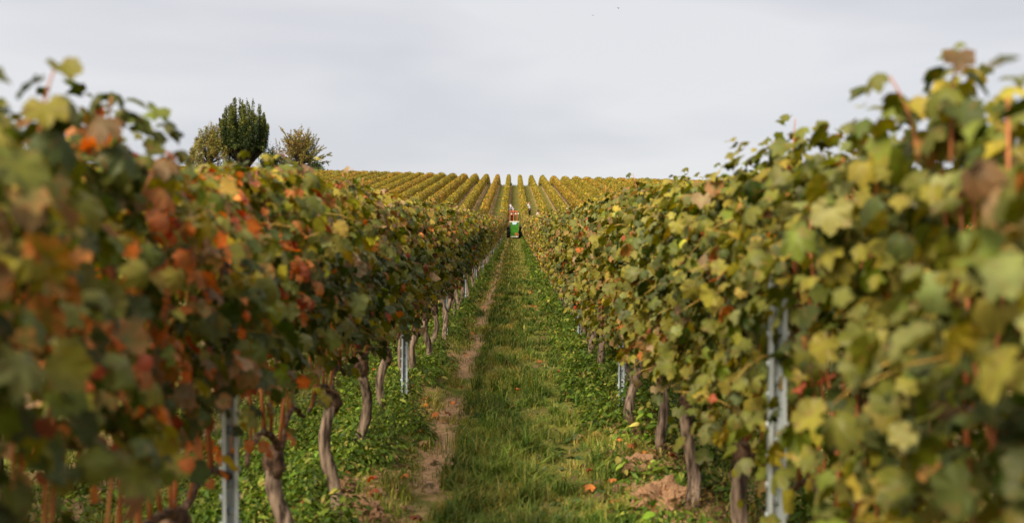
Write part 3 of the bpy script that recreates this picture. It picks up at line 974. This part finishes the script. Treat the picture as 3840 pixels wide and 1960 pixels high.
# tussocks on the ridge and tufts on the hill
GR = [blades(16000, (-16, 16), (95, 184), lambda x, y, cl: .09 + .05 * np.clip(cl, 0, 1), lambda y: .05 + 0 * y, lambda x, y, cl, r_: r_.uniform(0, 1, len(x)) < .9, 71),
      blades(2500, (-12, 12), (174, 184), lambda x, y, cl: .22 + .12 * np.clip(cl, 0, 1), lambda y: .05 + 0 * y, lambda x, y, cl, r_: cl > .1, 72)]
v, l, s, c = join(GR)
o = link_mesh('hill_grass', np_mesh('hill_grass', v, l, s, c, mat=M_grass))
tag(o, 'rough grass tufts between the rows on the far hill', 'grass', kind='stuff')

# ---- clods of dry soil
def clod(x, y, s, seed, label, sink=.15):
    bm = bmesh.new()
    bmesh.ops.create_icosphere(bm, subdivisions=4, radius=1)
    for v_ in bm.verts:
        n_ = mnoise.fractal(v_.co * 1.6 + Vector((seed * 3.1, seed, 0)), 1.0, 2.1, 5)
        rdg = abs(mnoise.noise(v_.co * 3.4 + Vector((seed, 2, 0))))
        v_.co *= 1 + .55 * n_ - .45 * rdg
        v_.co.z *= .85
    me = bpy.data.meshes.new('clod'); bm.to_mesh(me); bm.free()
    for p in me.polygons: p.use_smooth = False
    o = link_mesh('soil_clod', me, None, M_clod)
    o.scale = (s, s * 1.1, s)
    o.location = (x, y, float(ground(x, y)) + s * sink)
    o.rotation_euler = (0, 0, seed)
    tag(o, label, 'soil clod', 'heaps of dry soil beside the rows')
clod(.79, 6.2, .115, 1, 'tan heap of dry soil right of the path, the farther of the two large ones')
clod(.80, 5.42, .14, 2, 'largest tan heap of dry soil, beside the right row near the bottom edge')
clod(.90, 7.1, .07, 3, 'small brown clod of soil by a trunk of the right row behind the large heaps')
clod(-.80, 5.35, .09, 4, 'low brown clod of soil between the left wheel track and the left row')
clod(-.98, 5.75, .07, 5, 'small reddish clod of soil beside a left row trunk')
clod(.63, 5.9, .05, 6, 'little flat clod of soil at the grass edge beside the large heaps', .1)
v, l, s = [], [], []
parts = []
r_ = np.random.default_rng(81)
for i in range(1500):
    sdx = r_.random() < .5
    xx = r_.normal(-.86, .14) if sdx else r_.normal(.80, .13)
    yy = r_.uniform(4.4, 7.4) if r_.random() < .7 else r_.uniform(5, 16)
    q = r_.uniform(.004, .012) if r_.random() < .85 else r_.uniform(.012, .034)
    vv, ll, ss = box_arr((0, 0, 0), (q, q * r_.uniform(.7, 1.3), q * .7))
    vv = vv * (1 + r_.normal(0, .2, vv.shape)); a = r_.uniform(0, 3)
    vv = vv @ np.array([[math.cos(a), math.sin(a), 0], [-math.sin(a), math.cos(a), 0], [0, 0, 1]])
    parts.append((vv + np.array([xx, yy, float(ground(xx, yy)) + q * .2]), ll, ss))
v, l, s = join3(parts)
o = link_mesh('soil_crumbs', np_mesh('soil_crumbs', v, l, s, mat=M_clod))
tag(o, 'crumbs of tan soil spread beside the rows', 'soil crumbs', kind='stuff')

# ================================================================== trees on the ridge
def gz(x, y): return float(ground(x, y))
def leaf_cloud(pos, dirs, size, cols, asp=.5, seed=0):
    r_ = np.random.default_rng(abs(seed))
    n = len(pos)
    nr = r_.normal(0, 1, (n, 3)); nr[:, 2] += .6
    B = basis(nr, dirs + r_.normal(0, .25, (n, 3)))
    wv = np.array([(0, -.5, 0), (asp, 0, .08), (0, .6, 0), (-asp, 0, .08)], dtype=np.float32)
    T = (wv, [(0, 1, 2, 3)], np.array([0, .5, 1, .5], dtype=np.float32), np.zeros(4))
    return instance(T, pos, B, size, cols, cols * 1.15)
def pal_cols(pal, pr, n, r_, jit=.25):
    pal = np.array(pal); pr = np.array(pr); pr = pr / pr.sum()
    return pal[r_.choice(len(pal), n, p=pr)] * np.exp(r_.normal(0, jit, (n, 1)))

def tree(name, label, x, y, limbs, clouds, trunk_r=.3, trunk_h=3, cat='tree', group='trees on the ridge'):
    g = gz(x, y)
    t = empty(name, (x, y, g))
    tube_obj('trunk', [(0, 0, -.3), (.05, 0, trunk_h * .5), (0, 0, trunk_h)], [trunk_r * 1.2, trunk_r, trunk_r * .8], M_limb, t, 8, .1, 2)
    if limbs:
        v, l, s = join3([tube_arrays(p, r, 4, cap=False) for p, r in limbs])
        link_mesh('limbs', np_mesh('limbs', v, l, s, mat=M_limb), t)
    v, l, s, c = join(clouds)
    link_mesh('crown', np_mesh('crown', v, l, s, c, mat=M_tree), t)
    tag(t, label, cat, group)
    return t
def poplar():
    r_ = np.random.default_rng(5)
    limbs, clouds = [], []
    H = 16.9
    for i in range(125):
        a = r_.uniform(0, 6.283); rr = 5.1 * math.sqrt(r_.uniform(.0, 1))
        env = 1 - .30 * (rr / 5.1) ** 2.6
        ex = rr * math.cos(a); ey = rr * math.sin(a)
        top = H * env * r_.uniform(.84, 1.0) if i < 85 else H * env * r_.uniform(.35, .85)
        if ex < -1.5: top *= 1.0
        z0 = 2 + rr * .7
        p0 = np.array([ex * .15, ey * .15, z0 * .6]); p1 = np.array([ex * .8, ey * .8, z0 + 1.2]); p2 = np.array([ex, ey, top])
        path = [p0, p1, (p1 + p2) / 2 + r_.normal(0, .12, 3) * [1, 1, 0], p2]
        limbs.append((path, [.14, .09, .05, .02]))
        n = 480
        q = r_.uniform(0, 1, n) ** .85
        pz = np.outer(1 - q, p1) + np.outer(q, p2)
        wdt = (.72 * (1 - q) ** .55 + .10)
        th = r_.uniform(0, 6.283, n); ra = np.sqrt(r_.uniform(0, 1, n)) * wdt
        pos = pz + np.stack([np.cos(th) * ra, np.sin(th) * ra, r_.normal(0, .15, n)], -1)
        c = pal_cols([(.022, .040, .010), (.040, .062, .014), (.085, .10, .022)], [.5, .36, .14], n, r_)
        tipm = (q > .75) & (r_.uniform(0, 1, n) < .6)
        c[tipm] = np.array([.15, .16, .03]) * np.exp(r_.normal(0, .2, (tipm.sum(), 1)))
        clouds.append(leaf_cloud(pos, np.tile([0, 0, 1.], (n, 1)), r_.uniform(.16, .34, n), c, .32, i))
    return limbs, clouds
lm, cd = poplar()
tree('poplar_tree', 'tall dark green tree with upright spiky branches, highest on the ridge', -51.4, 190, lm, cd, .45, 5)

def willow():
    r_ = np.random.default_rng(6)
    limbs, clouds = [], []
    for i in range(120):
        a = r_.uniform(0, 6.283); rr = 4.2 * math.sqrt(r_.uniform(0, 1))
        ex, ey = rr * math.cos(a) * 1.0, rr * math.sin(a)
        hz = 10.2 * math.sqrt(max(.05, 1 - (rr / 4.6) ** 2)) * r_.uniform(.8, 1.1)
        hz = hz * (1.0 + .10 * ex / 4) - (1.2 if ex < -2 else 0)
        dr = r_.uniform(1.2, 4.0)
        p0 = np.array([0, 0, 3.0]); p1 = np.array([ex * .6, ey * .6, hz * .8]); p2 = np.array([ex, ey, hz]); p3 = np.array([ex * 1.15, ey * 1.15, hz - dr])
        limbs.append(([p0, p1, p2], [.10, .05, .02]))
        n = 130
        q = r_.uniform(0, 1, n)
        pos = np.outer(1 - q, p2) + np.outer(q, p3) + r_.normal(0, .22, (n, 3)) * [1, 1, .5]
        c = pal_cols([(.12, .13, .030), (.20, .19, .045), (.30, .24, .055), (.27, .16, .045)], [.3, .35, .25, .10], n, r_)
        clouds.append(leaf_cloud(pos, np.tile([0, 0, -1.], (n, 1)), r_.uniform(.18, .36, n), c, .28, i + 500))
    return limbs, clouds
lm, cd = willow()
tree('willow_tree', 'pale yellow-green drooping tree at the left foot of the tall dark one', -57.6, 188, lm, cd, .25, 3.2)

def autumn():
    r_ = np.random.default_rng(8)
    limbs, clouds = [], []
    for i in range(84):
        az = r_.uniform(0, 6.283); el = R(r_.uniform(-8, 88) if i > 15 else r_.uniform(55, 90))
        d_ = np.array([math.cos(az) * math.cos(el), math.sin(az) * math.cos(el), math.sin(el)])
        base = np.array([0, 0, 3.6]) + r_.normal(0, .3, 3)
        ln = (6.9 if el > .9 else 6.0) * r_.uniform(.72, 1.05)
        b1 = base + d_ * ln * .5 + r_.normal(0, .3, 3)
        b2 = base + d_ * ln + np.array([0, 0, .8]) * (1 - d_[2])
        limbs.append(([base, b1, b2], [.09, .05, .015]))
        subs = [(b1, b2)]
        for k in range(7):
            q = r_.uniform(.3, .95); st = base + (b2 - base) * q
            dd = norm(d_ + r_.normal(0, .5, 3)); en = st + dd * r_.uniform(.8, 1.7)
            limbs.append(([st, en], [.03, .01])); subs.append((st, en))
        for j, (p, q2) in enumerate(subs):
            n = 40 if j else 60
            q = r_.uniform(0, 1, n)
            pos = np.outer(1 - q, p) + np.outer(q, q2) + r_.normal(0, .07, (n, 3))
            hot = (q2[0] < 1.5) * .5 + .2
            c = pal_cols([(.12, .13, .028), (.24, .22, .05), (.38, .26, .07), (.40, .19, .07)], [.42, .33, .25 * hot * 1.6, .16 * hot * 1.6], n, r_)
            clouds.append(leaf_cloud(pos, np.tile(d_, (n, 1)), r_.uniform(.13, .24, n), c, .34, i * 9 + j))
    return limbs, clouds
lm, cd = autumn()
tree('autumn_tree', 'round open-branched tree with rusty thinning leaves, right of the tall dark one', -40.8, 190, lm, cd, .2, 3.2)

def bush(name, label, x, y, w_, h_, pal, seed, n=5200, z0=.4, group='bushes on the ridge', cat='bush', sz=(.16, .34)):
    r_ = np.random.default_rng(abs(seed))
    limbs, clouds = [], []
    k = 26
    for i in range(k):
        a = r_.uniform(0, 6.283); rr = w_ / 2 * math.sqrt(r_.uniform(0, 1)) * .85
        e = np.array([rr * math.cos(a), rr * math.sin(a), z0 + h_ * math.sqrt(max(.05, 1 - (2 * rr / w_) ** 2)) * r_.uniform(.35, .9)])
        limbs.append(([np.array([0, 0, .1]), e * .6, e], [.06, .04, .015]))
        m = n // k
        pos = e + r_.normal(0, 1, (m, 3)) * np.array([w_ * .10, w_ * .10, h_ * .12])
        clouds.append(leaf_cloud(pos, norm(r_.normal(0, 1, (m, 3))), r_.uniform(*sz, m), pal_cols(pal, [.5, .35, .15], m, r_), .4, seed * 50 + i))
    return tree(name, label, x, y, limbs, clouds, .08, .8, cat, group)
DG = [(.022, .04, .010), (.04, .06, .014), (.08, .09, .02)]
bush('evergreen_bush', 'dark green bush under the right side of the rusty tree', -37.6, 188, 4.6, 3.6, DG, 91)
bush('evergreen_bush', 'dark bush between the tall dark tree and the rusty tree', -46.2, 188, 4.2, 6.4, DG, 92)
bush('evergreen_bush', 'low dark bush in front of the tall dark tree', -53.5, 186, 6.0, 3.4, [(.03, .045, .012), (.07, .08, .025), (.14, .13, .04)], 93)
bush('hedge_bush', 'low green bush below the pale drooping tree', -60.5, 187, 5, 2.2, [(.04, .055, .016), (.08, .09, .03), (.15, .14, .05)], 94)
bush('small_tree', 'small brownish tree glimpsed through the leaves at the left edge', -96.5, 192, 5.5, 7.0,
     [(.10, .09, .03), (.17, .13, .04), (.25, .13, .05)], 95, 3000, 1.2, 'trees on the ridge', 'tree')
bush('crest_bush', 'tiny green bush on the skyline between the middle rows', -.9, 181, 1.0, .75, [(.05, .08, .02), (.1, .12, .03), (.16, .16, .05)], 96, 700, .0, sz=(.06, .14))

# ================================================================== tractor
def flat(name, col, rough=.5, metal=0, spec=.4, var=.12):
    c2 = tuple(min(1, c * (1 + var)) for c in col); c1 = tuple(c * (1 - var) for c in col)
    return noise_mat(name, c1, c2, 6, rough, 0, metal=metal, spec=spec)
M_green = flat('green_paint', (.035, .17, .010), .5, var=.25)
M_orange = flat('orange_paint', (.52, .11, .04), .55)
M_white = flat('white_paint', (.72, .70, .62), .5)
M_blue = flat('pale_blue_plastic', (.42, .60, .72), .5)
M_tyre = flat('tyre_rubber', (.022, .021, .022), .85, var=.3)
M_red = flat('red_paint', (.50, .05, .03), .5)
M_black = flat('black_plastic', (.02, .02, .022), .6)
M_rust = flat('rusty_grille', (.38, .16, .05), .8, var=.3)
M_glass = flat('lamp_glass', (.75, .73, .65), .2)
M_seat = flat('seat_vinyl', (.05, .05, .055), .7)

def boxes(name, lst, mat, parent, bev=.01):
    bm = bmesh.new()
    for c, s in lst:
        r_ = bmesh.ops.create_cube(bm, size=1)
        for v_ in r_['verts']:
            v_.co = Vector((v_.co.x * s[0] + c[0], v_.co.y * s[1] + c[1], v_.co.z * s[2] + c[2]))
    if bev:
        bmesh.ops.bevel(bm, geom=bm.edges[:], offset=bev, segments=2, affect='EDGES', profile=.6)
    me = bpy.data.meshes.new(name); bm.to_mesh(me); bm.free()
    return link_mesh(name, me, parent, mat)
def prism(name, prof, axis_, a, b, mat, parent, bev=.012):
    """profile in the plane across axis_, from a to b"""
    bm = bmesh.new()
    def mk(p, q):
        return {'x': (q, p[0], p[1]), 'y': (p[0], q, p[1]), 'z': (p[0], p[1], q)}[axis_]
    A = [bm.verts.new(mk(p, a)) for p in prof]; Bv = [bm.verts.new(mk(p, b)) for p in prof]
    bm.faces.new(A); bm.faces.new(Bv[::-1])
    n = len(prof)
    for i in range(n):
        bm.faces.new((A[i], Bv[i], Bv[(i + 1) % n], A[(i + 1) % n]))
    bmesh.ops.recalc_face_normals(bm, faces=bm.faces[:])
    if bev: bmesh.ops.bevel(bm, geom=bm.edges[:], offset=bev, segments=2, affect='EDGES')
    me = bpy.data.meshes.new(name); bm.to_mesh(me); bm.free()
    return link_mesh(name, me, parent, mat)
def lathe_x(name, prof, mat, parent, loc, seg=36, lugs=0, lug_h=.02, lug_w=.2, rtyre=.4):
    """profile (x, radius) turned about the local x axis"""
    n = len(prof)
    V, Fc = [], []
    for k in range(seg):
        a = k / seg * 2 * math.pi
        for px, pr in prof:
            V.append((px, math.cos(a) * pr, math.sin(a) * pr))
    for k in range(seg):
        k2 = (k + 1) % seg
        for i in range(n):
            i2 = (i + 1) % n
            Fc.append((k * n + i, k * n + i2, k2 * n + i2, k2 * n + i))
    for q in range(lugs):
        for s in (-1, 1):
            a0 = (q + (.5 if s > 0 else 0)) / lugs * 2 * math.pi
            b0 = len(V)
            for (px, da) in ((0.01 * s, 0), (lug_w / 2 * s, .16)):
                for dd in (-.045, .045):
                    for rr in (rtyre - .012, rtyre + lug_h):
                        a = a0 + da + dd
                        V.append((px, math.cos(a) * rr, math.sin(a) * rr))
            for f in ((0, 1, 3, 2), (4, 6, 7, 5), (0, 4, 5, 1), (2, 3, 7, 6), (1, 5, 7, 3), (0, 2, 6, 4)):
                Fc.append(tuple(b0 + j for j in f))
    me = bpy.data.meshes.new(name); me.from_pydata(V, [], Fc); me.materials.append(mat); me.update()
    o = link_mesh(name, me, parent); o.location = loc
    return o
slope = math.atan(float(P(84.5) - P(82)) / 2.5)
TY = 82.6
tr = empty('tractor', (0.0, TY, float(P(82.3)) + .0), (slope, 0, 0))
tag(tr, 'narrow vineyard tractor with green rear container and orange roll bar, standing in the aisle', 'tractor')
def wheel(x, y, r, wd, nl):
    wnode = lathe_x('wheel', [(-wd / 2 + .02, r * .60), (-wd / 2, r * .72), (-wd / 2, r * .90), (-wd / 2 + .04, r - .01), (0, r), (wd / 2 - .04, r - .01), (wd / 2, r * .90), (wd / 2, r * .72), (wd / 2 - .02, r * .60)],
                    M_tyre, tr, (x, y, r + .02), 36, nl, .022, wd * .96, r)
    s = 1 if x > 0 else -1
    lathe_x('rim', [(-wd * .34, r * .62), (wd * .34, r * .62), (wd * .36, r * .56), (s * wd * .12 + .02, r * .50), (s * wd * .12 + .02, .05), (s * wd * .12 - .02, .05), (s * wd * .12 - .02, r * .50), (-wd * .36, r * .56)],
            M_red, wnode, (0, 0, 0), 28)
    lathe_x('hub', [(s * wd * .12 + .05, .07), (s * wd * .12 + .05, .001), (s * wd * .12 - .03, .001), (s * wd * .12 - .03, .07)], M_orange, wnode, (0, 0, 0), 14)
wheel(-.52, .55, .48, .26, 16); wheel(.52, .55, .48, .26, 16)
wheel(-.46, 2.15, .30, .18, 14); wheel(.46, 2.15, .30, .18, 14)
# container: open, tapered, with rim, liner and bumper
ct = prism('container', [(-.34, 1.40), (-.315, .24), (.305, .24), (.335, 1.40)], 'y', -.42, .16, M_green, tr, .02)
boxes('rim_bar', [((-.01, -.44, 1.415), (.78, .05, .035)), ((-.01, .17, 1.415), (.78, .04, .035)), ((-.385, -.13, 1.415), (.035, .60, .035)), ((.365, -.13, 1.415), (.035, .60, .035))], M_white, ct, .004)
prism('liner', [(-.21, 1.40), (-.17, 1.23), (-.12, 1.185), (.13, 1.185), (.18, 1.23), (.21, 1.40)], 'y', -.452, -.424, M_blue, ct, .006)
for xx in (-.335, .325):
    prism('edge_flange', [(xx * 1.0 - .012, 1.395), (xx * .94 - .012, .25), (xx * .94 + .012, .25), (xx * 1.0 + .012, 1.395)], 'y', -.436, -.418, M_green, ct, .003)
boxes('bumper', [((0, -.45, .19), (.62, .07, .075))], M_white, tr, .01)
gl = boxes('grille', [((.16, -.428, .40), (.24, .016, .23))], M_rust, ct, .003)
boxes('grille_bar', [((.16, -.44, .40 + dz), (.24, .01, .012)) for dz in (-.09, -.045, 0, .045, .09)] + [((.16 + dx, -.447, .40), (.012, .01, .23)) for dx in (-.08, 0, .08)], M_orange, gl, 0)['kind'] = 'stuff'
# frame, body, hood
boxes('chassis', [((0, 1.3, .48), (.34, 2.0, .26)), ((0, .55, .48), (.80, .18, .18)), ((0, 2.15, .36), (.76, .10, .10))], M_black, tr, .02)
hood = prism('hood', [(1.15, .62), (1.15, 1.16), (1.5, 1.20), (2.45, 1.08), (2.62, .98), (2.62, .55)], 'x', -.24, .24, M_green, tr, .03)
boxes('hood_vent', [((s * .243, 1.9 + i * .12, .85), (.012, .04, .24)) for i in range(4) for s in (-1, 1)], M_black, hood, 0)['kind'] = 'stuff'
for s in (-1, 1):
    prism('fender', [(.10, .92), (.18, 1.00), (.50, 1.05), (.85, 1.00), (1.05, .80), (1.02, .78), (.82, .97), (.50, 1.02), (.20, .97), (.13, .90)], 'x', s * .40, s * .60, M_black, tr, .004)
boxes('tail_lamp', [((.60, .06, 1.09), (.09, .06, .10))], M_blue, tr, .01)
boxes('tail_lamp', [((-.56, .06, 1.05), (.08, .06, .09))], M_red, tr, .01)
seat = boxes('seat', [((0, .62, .98), (.40, .40, .10))], M_seat, tr, .03)
boxes('seat_back', [((0, .42, 1.22), (.38, .09, .44))], M_seat, seat, .03)
# steering wheel
sw = lathe_x('steering_wheel', [(.012 * math.cos(a), .17 + .012 * math.sin(a)) for a in np.linspace(0, 2 * math.pi, 9)[:-1]], M_black, tr, (0, 1.05, 1.32), 24)
sw.rotation_euler = (0, R(-90), 0); sw.rotation_euler = (R(0), R(-90), R(90)); sw.rotation_euler = (0, R(65), R(90))
tube_obj('steering_column', [(0, 1.3, .9), (0, 1.05, 1.32)], [.025, .02], M_black, tr, 8)
# roll bar: two uprights, centre upright, top bar and a second bar
rb = boxes('roll_bar', [((-.365, .30, 1.72), (.06, .06, 1.06)), ((.225, .30, 1.72), (.06, .06, 1.06)), ((-.07, .30, 2.245), (.665, .075, .07))], M_orange, tr, .012)
boxes('cross_bar', [((-.07, .30, 1.97), (.52, .05, .05))], M_orange, rb, .008)
boxes('centre_bar', [((-.075, .25, 1.74), (.06, .05, .96))], M_orange, rb, .008)
for xx in (-.235, .10, .31):
    boxes('work_lamp', [((xx, .22 if xx < .3 else .28, 2.05), (.13 if xx < .3 else .09, .07, .08))], M_glass, tr, .012)
mr_ = boxes('mirror', [((-.55, .85, 1.54), (.15, .04, .11))], M_black, tr, .015)
tube_obj('mirror_arm', [(-.40, .35, 1.56), (-.50, .85, 1.55)], [.012, .012], M_black, mr_, 6)
tube_obj('exhaust_pipe', [(.29, 1.4, .9), (.30, 1.4, 1.5), (.30, 1.38, 2.0)], [.03, .03, .028], M_black, tr, 10)
boxes('step', [((-.42, 1.25, .38), (.22, .3, .03)), ((.42, 1.25, .38), (.22, .3, .03))], M_black, tr, .005)

# ================================================================== people
M_skin = flat('skin', (.48, .27, .19), .6)
M_hair_g = flat('grey_hair', (.45, .42, .38), .8)
M_hair_d = flat('dark_hair', (.05, .03, .02), .7)
M_lilac = flat('lilac_shirt', (.42, .40, .52), .85)
M_wshirt = flat('white_shirt', (.74, .78, .82), .85)
M_pink = flat('pink_shirt', (.72, .52, .50), .85)
M_navy = flat('navy_trousers', (.018, .022, .035), .9)
M_brown = flat('brown_cloth', (.16, .075, .04), .9)
M_grey = flat('grey_trousers', (.10, .10, .11), .9)
M_boot = flat('boot', (.03, .022, .018), .7)
M_cap = flat('pale_cap', (.50, .50, .52), .8)

def skin_obj(name, verts, edges, radii, mat, parent, root=0, sub=2):
    me = bpy.data.meshes.new(name); me.from_pydata(verts, edges, []); me.materials.append(mat)
    o = link_mesh(name, me, parent)
    md = o.modifiers.new('skin', 'SKIN'); md.use_smooth_shade = True
    if not me.skin_vertices:
        raise RuntimeError('no skin layer')
    for i, r_ in enumerate(radii):
        sv = me.skin_vertices[0].data[i]
        sv.radius = r_ if isinstance(r_, tuple) else (r_, r_)
        sv.use_root = (i == root)
    ss = o.modifiers.new('subsurf', 'SUBSURF'); ss.levels = 1; ss.render_levels = sub
    return o
def person(x, y, rz, label, J, shirt, trousers, hairm, cap=False, apron=None):
    t = empty('person', (x, y, gz(x, y)), (0, 0, rz))
    tag(t, label, 'person', 'grape pickers beside the rows')
    names = ['pelvis', 'waist', 'chest', 'neck', 'head0', 'head1', 'nose',
             'shl', 'ell', 'wrl', 'hal', 'shr', 'elr', 'wrr', 'har',
             'hpl', 'knl', 'anl', 'tol', 'hpr', 'knr', 'anr', 'tor']
    rad = [(.15, .12), (.13, .10), (.165, .115), .055, (.085, .095), (.082, .092), .018,
           .062, .044, .030, (.036, .018), .062, .044, .030, (.036, .018),
           .090, .062, .042, (.045, .035), .090, .062, .042, (.045, .035)]
    ed = [(0, 1), (1, 2), (2, 3), (3, 4), (4, 5), (4, 6), (2, 7), (7, 8), (8, 9), (9, 10), (2, 11), (11, 12), (12, 13), (13, 14),
          (0, 15), (15, 16), (16, 17), (17, 18), (0, 19), (19, 20), (20, 21), (21, 22)]
    pv = [Vector(J[n]) for n in names]
    verts = list(pv); radii = list(rad); edges = list(ed)
    for hi_, wi_ in ((10, 9), (14, 13)):
        d_ = (pv[hi_] - pv[wi_]).normalized()
        sd2 = d_.cross(Vector((0, 0, 1))) if abs(d_.z) < .9 else d_.cross(Vector((0, 1, 0)))
        sd2.normalize()
        for k, (off_, ln_) in enumerate(((-.03, .065), (-.010, .085), (.010, .080), (.03, .062))):
            verts.append(pv[hi_] + sd2 * off_ + d_ * ln_ * .5); radii.append(.009)
            verts.append(pv[hi_] + sd2 * off_ * 1.1 + d_ * ln_ + Vector((0, 0, -.015))); radii.append(.007)
            b = len(verts); edges += [(hi_, b - 2), (b - 2, b - 1)]
        verts.append(pv[wi_].lerp(pv[hi_], .5) + sd2 * .05 + d_ * .02); radii.append(.010); edges.append((wi_, len(verts) - 1))
    skin_obj('body', verts, edges, radii, M_skin, t)
    g = lambda *n: [tuple(J[q]) for q in n]
    m1 = lambda a, b, f: tuple(Vector(J[a]).lerp(Vector(J[b]), f))
    # shirt
    vs = g('pelvis', 'waist', 'chest', 'shl', 'ell', 'shr', 'elr') + [m1('ell', 'wrl', .75), m1('elr', 'wrr', .75), m1('chest', 'neck', .55)]
    sh = skin_obj('shirt', vs, [(0, 1), (1, 2), (2, 3), (3, 4), (2, 5), (5, 6), (4, 7), (6, 8), (2, 9)],
             [(.165, .135), (.155, .125), (.19, .14), .082, .060, .082, .060, .045, .045, .07], shirt, t, 0)
    vs = g('pelvis', 'hpl', 'knl') + [m1('knl', 'anl', .95)] + g('hpr', 'knr') + [m1('knr', 'anr', .95)] + [m1('pelvis', 'waist', .3)]
    skin_obj('trousers', vs, [(0, 1), (1, 2), (2, 3), (0, 4), (4, 5), (5, 6), (0, 7)], [(.17, .14), .112, .082, .065, .112, .082, .065, (.165, .135)], trousers, t, 0)
    for a, b in (('anl', 'tol'), ('anr', 'tor')):
        skin_obj('shoe', [tuple(Vector(J[a]) + Vector((0, 0, .02))), tuple(Vector(J[b]))], [(0, 1)], [.055, .052], M_boot, t)
    # hair or cap
    h0, h1, ns = Vector(J['head0']), Vector(J['head1']), Vector(J['nose'])
    up = (h1 - h0).normalized(); back = (h0 - ns).normalized()
    skin_obj('cap' if cap else 'hair', [tuple(h1 + up * .035 + back * .01), tuple(h0.lerp(h1, .6) + back * .035), tuple(h0.lerp(h1, .1) + back * .05)], [(0, 1), (1, 2)],
             [(.088, .095), (.092, .098), (.07, .08)], hairm, t, 1)
    if cap:
        skin_obj('cap_brim', [tuple(h1 - back * .07 + up * .0), tuple(h1 - back * .17 - up * .015)], [(0, 1)], [(.06, .012), (.05, .010)], hairm, t)
    if apron:
        skin_obj('apron', [m1('waist', 'chest', .1), tuple(Vector(J['pelvis']) + Vector((0, .05, .02))), tuple(Vector(J['pelvis']) + Vector((0, .08, -.35)))], [(0, 1), (1, 2)],
                 [(.175, .15), (.19, .16), (.19, .14)], apron, t, 0)
    return t
# local frame of a person: +y is where they face, x to their right
def stand(reach=.35, armz=1.1, bend=0.0, step=.05):
    b = bend
    J = dict(pelvis=(0, -.02 - .12 * b, .95), waist=(0, .02 * b, 1.10 - .02 * b), chest=(0, .02 + .26 * b, 1.34 - .12 * b), neck=(0, .03 + .40 * b, 1.50 - .20 * b),
             head0=(0, .05 + .47 * b, 1.58 - .25 * b), head1=(0, .04 + .53 * b, 1.68 - .28 * b), nose=(0, .155 + .55 * b, 1.60 - .30 * b),
             shl=(-.19, .02 + .30 * b, 1.42 - .17 * b), shr=(.19, .02 + .30 * b, 1.42 - .17 * b))
    J['ell'] = (-.24, J['shl'][1] + .12, J['shl'][2] - .27); J['elr'] = (.24, J['shr'][1] + .12, J['shr'][2] - .27)
    J['wrl'] = (-.16, J['ell'][1] + reach * .65, armz); J['wrr'] = (.16, J['elr'][1] + reach * .65, armz - .04)
    J['hal'] = (-.13, J['wrl'][1] + .07, armz + .02); J['har'] = (.13, J['wrr'][1] + .07, armz - .02)
    J.update(hpl=(-.10, -.02 - .12 * b, .88), knl=(-.11, .04, .49), anl=(-.12, -.02 + step, .09), tol=(-.13, .13 + step, .045),
             hpr=(.10, -.02 - .12 * b, .88), knr=(.11, .02, .49), anr=(.12, -.05 - step, .09), tor=(.13, .10 - step, .045))
    return J
person(-.14, 101.3, R(78), 'grey-haired person in a pale cap and lilac shirt bending over behind the tractor', stand(.35, .95, .55), M_lilac, M_navy, M_cap, cap=True)
person(1.53, 103.2, R(62), 'standing person in a white top and dark trousers right of the tractor', stand(.25, 1.02, .05), M_wshirt, M_navy, M_hair_d if False else flat('light_brown_hair', (.30, .16, .09), .7), apron=M_brown)
person(2.27, 93.0, R(70), 'small half-hidden person in a pale pink top, farthest right of the pickers', stand(.3, 1.1, .15), M_pink, M_grey, M_hair_d)

# ================================================================== birds
M_bird = flat('bird_feathers', (.02, .02, .022), .8)
def bird(px, py, d_, s, label, flap):
    x = (px - 1930) / 3733 * d_; z = EYE + (894 - py) / 3733 * d_
    t = empty('bird', (x, d_, z), (0, 0, .6))
    v, l, s_ = tube_arrays([(0, -.16, 0), (0, -.10, .005), (0, 0, .01), (0, .10, .01), (0, .15, .02), (0, .19, .01)], [.008, .03, .045, .035, .028, .004], 8)
    o = link_mesh('body', np_mesh('bird_body', v * s, l, s_, smooth=True, mat=M_bird), t)
    for sg in (-1, 1):
        V = [(sg * .03, .06, .02), (sg * .03, -.05, .02), (sg * .18, -.04, .02 + flap * .10), (sg * .18, .07, .02 + flap * .10), (sg * .36, -.05, .02 + flap * .14)]
        V = [tuple(c * s for c in q) for q in V] + [tuple((q[0] * s, q[1] * s, q[2] * s + .008)) for q in V]
        Fc = [(0, 1, 2, 3), (3, 2, 4), (5, 8, 7, 6), (8, 9, 7), (0, 3, 8, 5), (3, 4, 9, 8), (1, 6, 7, 2), (2, 7, 9, 4), (0, 5, 6, 1)]
        me = bpy.data.meshes.new('wing'); me.from_pydata(V, [], Fc); me.materials.append(M_bird); me.update()
        link_mesh('wing', me, t)
    tag(t, label, 'bird', 'birds in the sky')
bird(2318, 36, 150, 1.0, 'tiny dark bird high in the grey sky, the darker one nearer the top', .6)
bird(2222, 62, 180, .8, 'fainter tiny bird in the sky, left of and below the darker bird', -.3)
